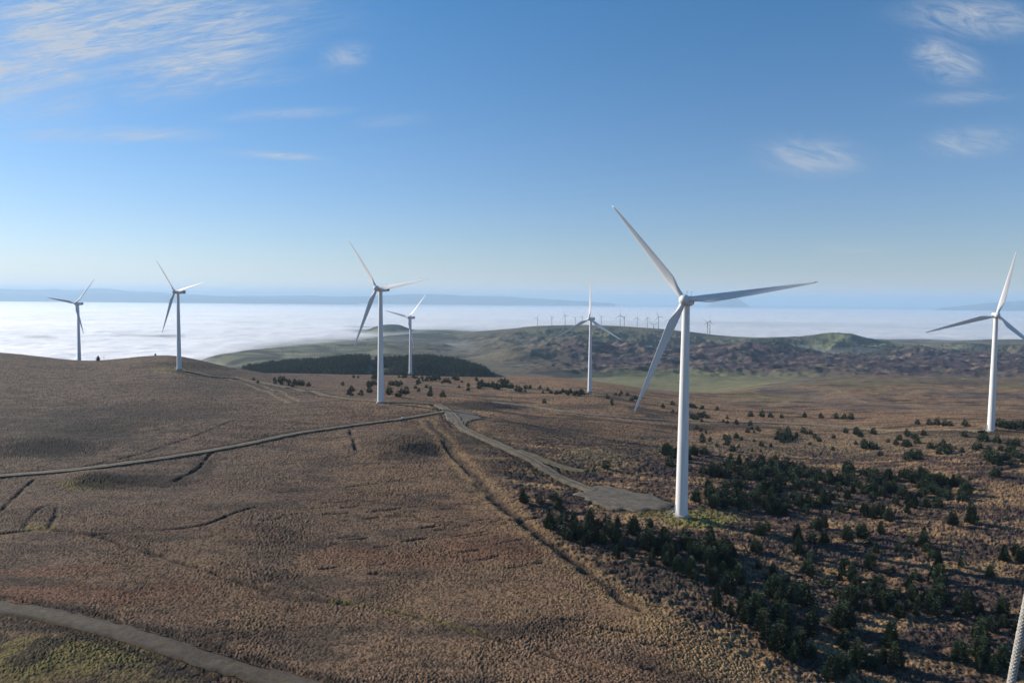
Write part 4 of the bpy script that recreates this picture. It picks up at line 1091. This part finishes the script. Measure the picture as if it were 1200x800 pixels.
spread([(814, 588), (812, 562), (832, 548), (880, 541), (940, 546), (985, 560), (985, 590), (950, 600), (880, 598)], 135, 3.2, 6.4, 'belt', 1, 2.0, .3)
spread([(985, 552), (1030, 545), (1100, 560), (1145, 570), (1140, 582), (1080, 600), (1040, 612), (985, 605)], 92, 3.2, 6.2, 'wood', 2, 1.7, .4)
spread([(603, 580), (650, 581), (665, 599), (700, 603), (745, 614), (800, 628), (872, 642), (872, 682), (800, 672), (720, 656), (660, 636), (625, 606)], 66, 3.2, 7.0, 'pad', 3, 2.2, .3)
spread([(770, 655), (800, 640), (860, 655), (880, 690), (940, 705), (950, 730), (870, 735), (820, 700)], 46, 3.2, 7.2, 'low', 4, 1.8, .35)
spread([(880, 735), (960, 725), (1060, 745), (1080, 775), (1000, 800), (930, 785)], 24, 3.6, 8.0, 'corner', 5, 2.4, .4)
spread([(870, 625), (960, 615), (1060, 625), (1130, 660), (1100, 730), (1000, 720), (900, 690)], 80, 2.2, 5.8, 'open', 6, 2.5, .35)
spread([(1100, 720), (1195, 640), (1240, 700), (1240, 800), (1130, 790)], 34, 3.0, 7.0, 'edge', 7, 2.6)
spread([(905, 505), (960, 503), (1060, 508), (1130, 530), (1080, 540), (960, 528), (905, 522)], 76, 2.4, 5.2, 'band', 8, 2)
spread([(1150, 528), (1235, 525), (1235, 548), (1160, 546)], 26, 3, 5.6, 'right', 9, 2.4)
spread([(758, 546), (770, 530), (800, 524), (830, 528), (812, 560), (775, 556)], 11, 4.5, 7.5, 'behind', 10)
spread([(820, 480), (900, 484), (920, 540), (840, 540), (815, 510)], 40, 1.8, 4.2, 'upper', 11, 3, .3)
at_px([(1138, 614, 8), (1116, 616, 5.8), (1070, 596, 5), (1010, 632, 6), (1167, 559, 5), (1180, 540, 4.6)], 'open')
at_px([(880, 489, 5), (893, 488, 6), (903, 489, 5), (916, 489, 4), (943, 488, 4.4), (962, 489, 4.5), (980, 490, 5.4), (989, 490.5, 5), (997, 491, 6), (1075, 497, 4), (1089, 498, 4.6), (1098, 498, 5.5), (1107, 499, 5), (1114, 499.5, 4), (1131, 500, 5), (1170, 501, 6), (1176, 502, 5.5), (1181, 503, 5), (1187, 503.5, 5.6), (1197, 502.5, 5.5), (1205, 503, 6)], 'row')
at_px([(1130, 512, 3.8), (1082, 510, 4), (1150, 517, 4.5), (1154, 516, 4.8), (1168, 519, 4.6), (1183, 522, 4), (1191, 523, 5), (1147, 525, 4), (1142, 527, 3.5)], 'right')
at_px([(710, 550, 4), (655, 597, 5), (612, 588, 5.5), (740, 470, 4), (712, 467, 4), (788, 474, 4.5), (777, 478, 4), (638, 472, 4), (825, 532, 5), (745, 468, 4.5), (728, 461, 4), (735, 463, 4)], 'lone')
at_px([(115, 422, 6.5)], 'crest')
for seed, poly, n in ((21, [(560, 449), (640, 456), (700, 463), (690, 465), (620, 460), (560, 456)], 95), (22, [(400, 441), (590, 443), (600, 452), (470, 466), (400, 462)], 75), (23, [(265, 440), (330, 446), (400, 455), (380, 462), (270, 446)], 22), (24, [(690, 458), (850, 478), (860, 500), (720, 480)], 34), (25, [(480, 440), (600, 446), (600, 450), (490, 446)], 24)):
    spread(poly, n, 2.8, 5.0, 'far', seed, 3, .55)
at_px([(474, 439.5, 6), (483, 439, 6), (456, 460, 6), (476, 461, 6), (504, 464, 5), (519, 465, 5.5), (433, 459, 5), (412, 457, 5), (500, 446, 5.5)], 'mid')

scored = sorted(trees, key=lambda t: -t[2] / t[1] - (9 if t[3] == 'crest' else 0)); big = scored[:292]; rest = scored[292:]
print('trees', len(trees), 'individual', len(big), 'rest', len(rest))
root0 = []
for i, (V_, F_) in enumerate(protos):
    tt_ = trunk_mesh(); me = bpy.data.meshes.new('trunk'); me.from_pydata(tt_.v, [], tt_.f); me.materials.append(M_trunk)
    cm = bpy.data.meshes.new('crown'); cm.from_pydata([tuple(v) for v in V_], [], [tuple(f_) for f_ in F_]); cm.materials.append(M_crown)
    root0.append((me, cm))
CL = {'belt': ('belt behind nearest turbine', 'conifers in the dense belt right of the nearest turbine'),
      'wood': ('thick stand right of belt', 'conifers in the thick stand on the right'),
      'pad': ('clump below gravel hardstanding', 'conifers below the gravel hardstanding'),
      'low': ('clump below nearest turbine', 'conifers in the clump below the nearest turbine'),
      'corner': ('bottom right clump', 'large conifers at the bottom right'),
      'open': ('open heather below belt', 'scattered conifers on the open heather'),
      'edge': ('scatter beside white rope', 'conifers at the lower right edge'),
      'band': ('loose band below far track', 'conifers in the loose band below the rightmost turbine'),
      'right': ('patch below rightmost turbine', 'conifers right of the rightmost turbine foot'),
      'behind': ('little clump left of nearest tower', 'conifers just left of the nearest tower'),
      'upper': ('thin scatter above belt', 'small conifers above the dense belt'),
      'row': ('row along far track', 'conifers along the far track'), 'lone': ('bare moor left of nearest turbine', 'lone conifers on the bare moor'),
      'crest': ('left skyline crest', None), 'far': ('far moor edge', 'small conifers on the far moor edge'), 'mid': ('moor around tall middle turbine', 'conifers around the middle turbines')}
lab = {}
for cl in CL:
    ids = [i for i, t in enumerate(big) if t[3] == cl]
    if not ids: continue
    pxs = {i: 600 + FPX * big[i][0] / big[i][1] for i in ids}
    where = CL[cl][0]; used = set()

    def setl(i, word):
        if i not in used: lab[i] = ('%s conifer in %s' if cl not in ('open', 'crest', 'edge', 'lone', 'far', 'mid', 'row') else '%s conifer on %s') % (word, where); used.add(i)
    if len(ids) == 1: setl(ids[0], 'lone dark'); continue
    byx = sorted(ids, key=lambda i: pxs[i]); byY = sorted(ids, key=lambda i: big[i][1]); byh = sorted(ids, key=lambda i: -big[i][2])
    words = ordn + ['sixteenth', 'seventeenth', 'eighteenth', 'nineteenth', 'twentieth', 'twenty first', 'twenty second']
    nrow = max(1, round(len(ids) / 11)) if len(ids) > 14 else 1
    rows_ = np.array_split(np.array(sorted(ids, key=lambda i: big[i][1])), nrow)
    hs_ = sorted(big[i][2] for i in ids)
    for rn, row in enumerate(rows_):
        row = sorted(row.tolist(), key=lambda i: pxs[i])
        for k, i in enumerate(row):
            look = 'tall' if big[i][2] > hs_[int(.7 * len(hs_))] else 'small' if big[i][2] < hs_[int(.3 * len(hs_))] else 'bushy'
            pos = 'leftmost' if k == 0 else 'rightmost' if k == len(row) - 1 else words[k] + ' from left'
            rw = '' if nrow == 1 else ('front row of ' if rn == 0 else 'back row of ' if rn == nrow - 1 else words[rn] + ' row of ')
            lab[i] = '%s conifer, %s in %s%s' % (look, pos, rw, where)
for i, (X, Y, h, cl) in enumerate(big):
    pi = random.randrange(9); me, cm = root0[pi]
    r = thing('conifer_tree', (X, Y, ground(X, Y) - .12), random.uniform(0, 6.28), lab[i], 'tree', CL[cl][1])
    wd = random.uniform(.70, 1.05); h *= .92; r.scale = (h * wd, h * wd, h)
    for nm, m_ in (('trunk', me), ('crown', cm)):
        o = bpy.data.objects.new(nm, m_); COL.objects.link(o); o.parent = r
if rest:
    vs = []; fs = []; k = 0; lowp = [crown_arrays(300 + i, 1, .48, 420, .8, 2, 1.9) for i in range(5)]
    for (X, Y, h, cl) in rest:
        V_, F_ = lowp[random.randrange(5)]; a = random.uniform(0, 6.28); s = h * 1.15
        x = V_[:, 0] * .95; y = V_[:, 1] * .95; R_ = np.column_stack([X + s * (x * math.cos(a) - y * math.sin(a)) * 1.15, Y + s * (x * math.sin(a) + y * math.cos(a)) * 1.15, ground(X, Y) - .1 + V_[:, 2] * h])
        vs.append(R_); fs.append(F_ + k); k += len(V_)
    # thicken the low sprays: they stay small in the picture
    tag(mesh_np('conifer_scrub', np.vstack(vs), np.vstack(fs), M_crown, smooth=False), 'tiny scattered conifers dotting the far moor', kind='stuff')

# plantation on the hill beyond the moor (reads as one dark mass)
g = np.random.default_rng(9); vs = []; fs = []; k = 0
xs_top = [(285, 1.0), (592, 1.0)]
n_tr = 0
lowp = [crown_arrays(400 + i, 1, .24, 130, .2, 1, 1.7) for i in range(5)]
Yr = np.arange(1290, 1660, 5.2)
for Yv in Yr:
    x0 = tan_of(284 + 26 * max(0, (1500 - Yv) / 300)) * Yv; x1 = tan_of(592 - 30 * max(0, (Yv - 1500) / 160)) * Yv
    for X in np.arange(x0, x1, 5.2):
        X += g.uniform(-2, 2); Y = Yv + g.uniform(-2, 2); pxx = 600 + FPX * X / Y
        if gnoise(np.array([X / 60]), np.array([Y / 60]), 5)[0] < -.62: continue
        if abs(pxx - 436 - (Y - 1600) * .03) < 3: continue
        V_, F_ = lowp[g.integers(5)]; h = g.uniform(4.5, 11.5) * (1 + .15 * gnoise(np.array([X / 90]), np.array([Y / 90]), 6)[0]); a = g.uniform(0, 6.28)
        zt = float(bilin(Zg, t_all, np.log(Y_all), np.array([X / Y]), np.array([math.log(Y)]))[0]) + CZ
        R_ = np.column_stack([X + h * 1.3 * (V_[:, 0] * math.cos(a) - V_[:, 1] * math.sin(a)), Y + h * 1.3 * (V_[:, 0] * math.sin(a) + V_[:, 1] * math.cos(a)), zt + V_[:, 2] * h - .5])
        vs.append(R_); fs.append(F_ + k); k += len(V_); n_tr += 1
print('plantation trees', n_tr)
tag(mesh_np('plantation', np.vstack(vs), np.vstack(fs), M_crown, smooth=False), 'dark conifer plantation beyond the moor edge', kind='stuff')

# ------------------------------------------------------------------ braided rope on the nacelle the camera stands on
def cam_pt(px, py, dist):
    d = FW + RT * (px - 600) / FPX - UP * (py - 400) / FPX
    return Vector(np.array([0, 0, CZ]) + d * dist)


A_ = cam_pt(1166, 905, 1.62); B_ = cam_pt(1203, 690, 1.66); C_ = cam_pt(1236, 560, 1.72)
path = []
for i in range(260):
    s = i / 259
    path.append(A_ * (1 - s)**2 + B_ * 2 * s * (1 - s) + C_ * s * s)
M_rope = principled('rope_fibre', (.34, .33, .30), .9, noise_amt=.3, noise_scale=120)
mb = MB(); R = .0055
tv_ = (C_ - A_).normalized(); ux = tv_.cross(Vector((0, 1, 0))).normalized(); uy = tv_.cross(ux)
mb.tube(path[::8], R * .8, 10)
Ltot = sum((path[i + 1] - path[i]).length for i in range(259)); turns = Ltot / .045
for sgn in (1, -1):
    for j in range(6):
        pts = []
        for i in range(0, 260):
            a = sgn * 2 * math.pi * turns * i / 259 + j * 2 * math.pi / 6
            rr = R * (1.0 + .2 * math.cos(6 * 2 * math.pi * turns * i / 259 * 1.0 + (0 if sgn > 0 else math.pi)))
            pts.append(path[i] + (ux * math.cos(a) + uy * math.sin(a)) * rr)
        mb.tube(pts, .0026, 5, False)
o = mb.build('braided_rope', M_rope, None, True); tag(o, 'white braided rope crossing the bottom right corner', 'rope')
print('done')
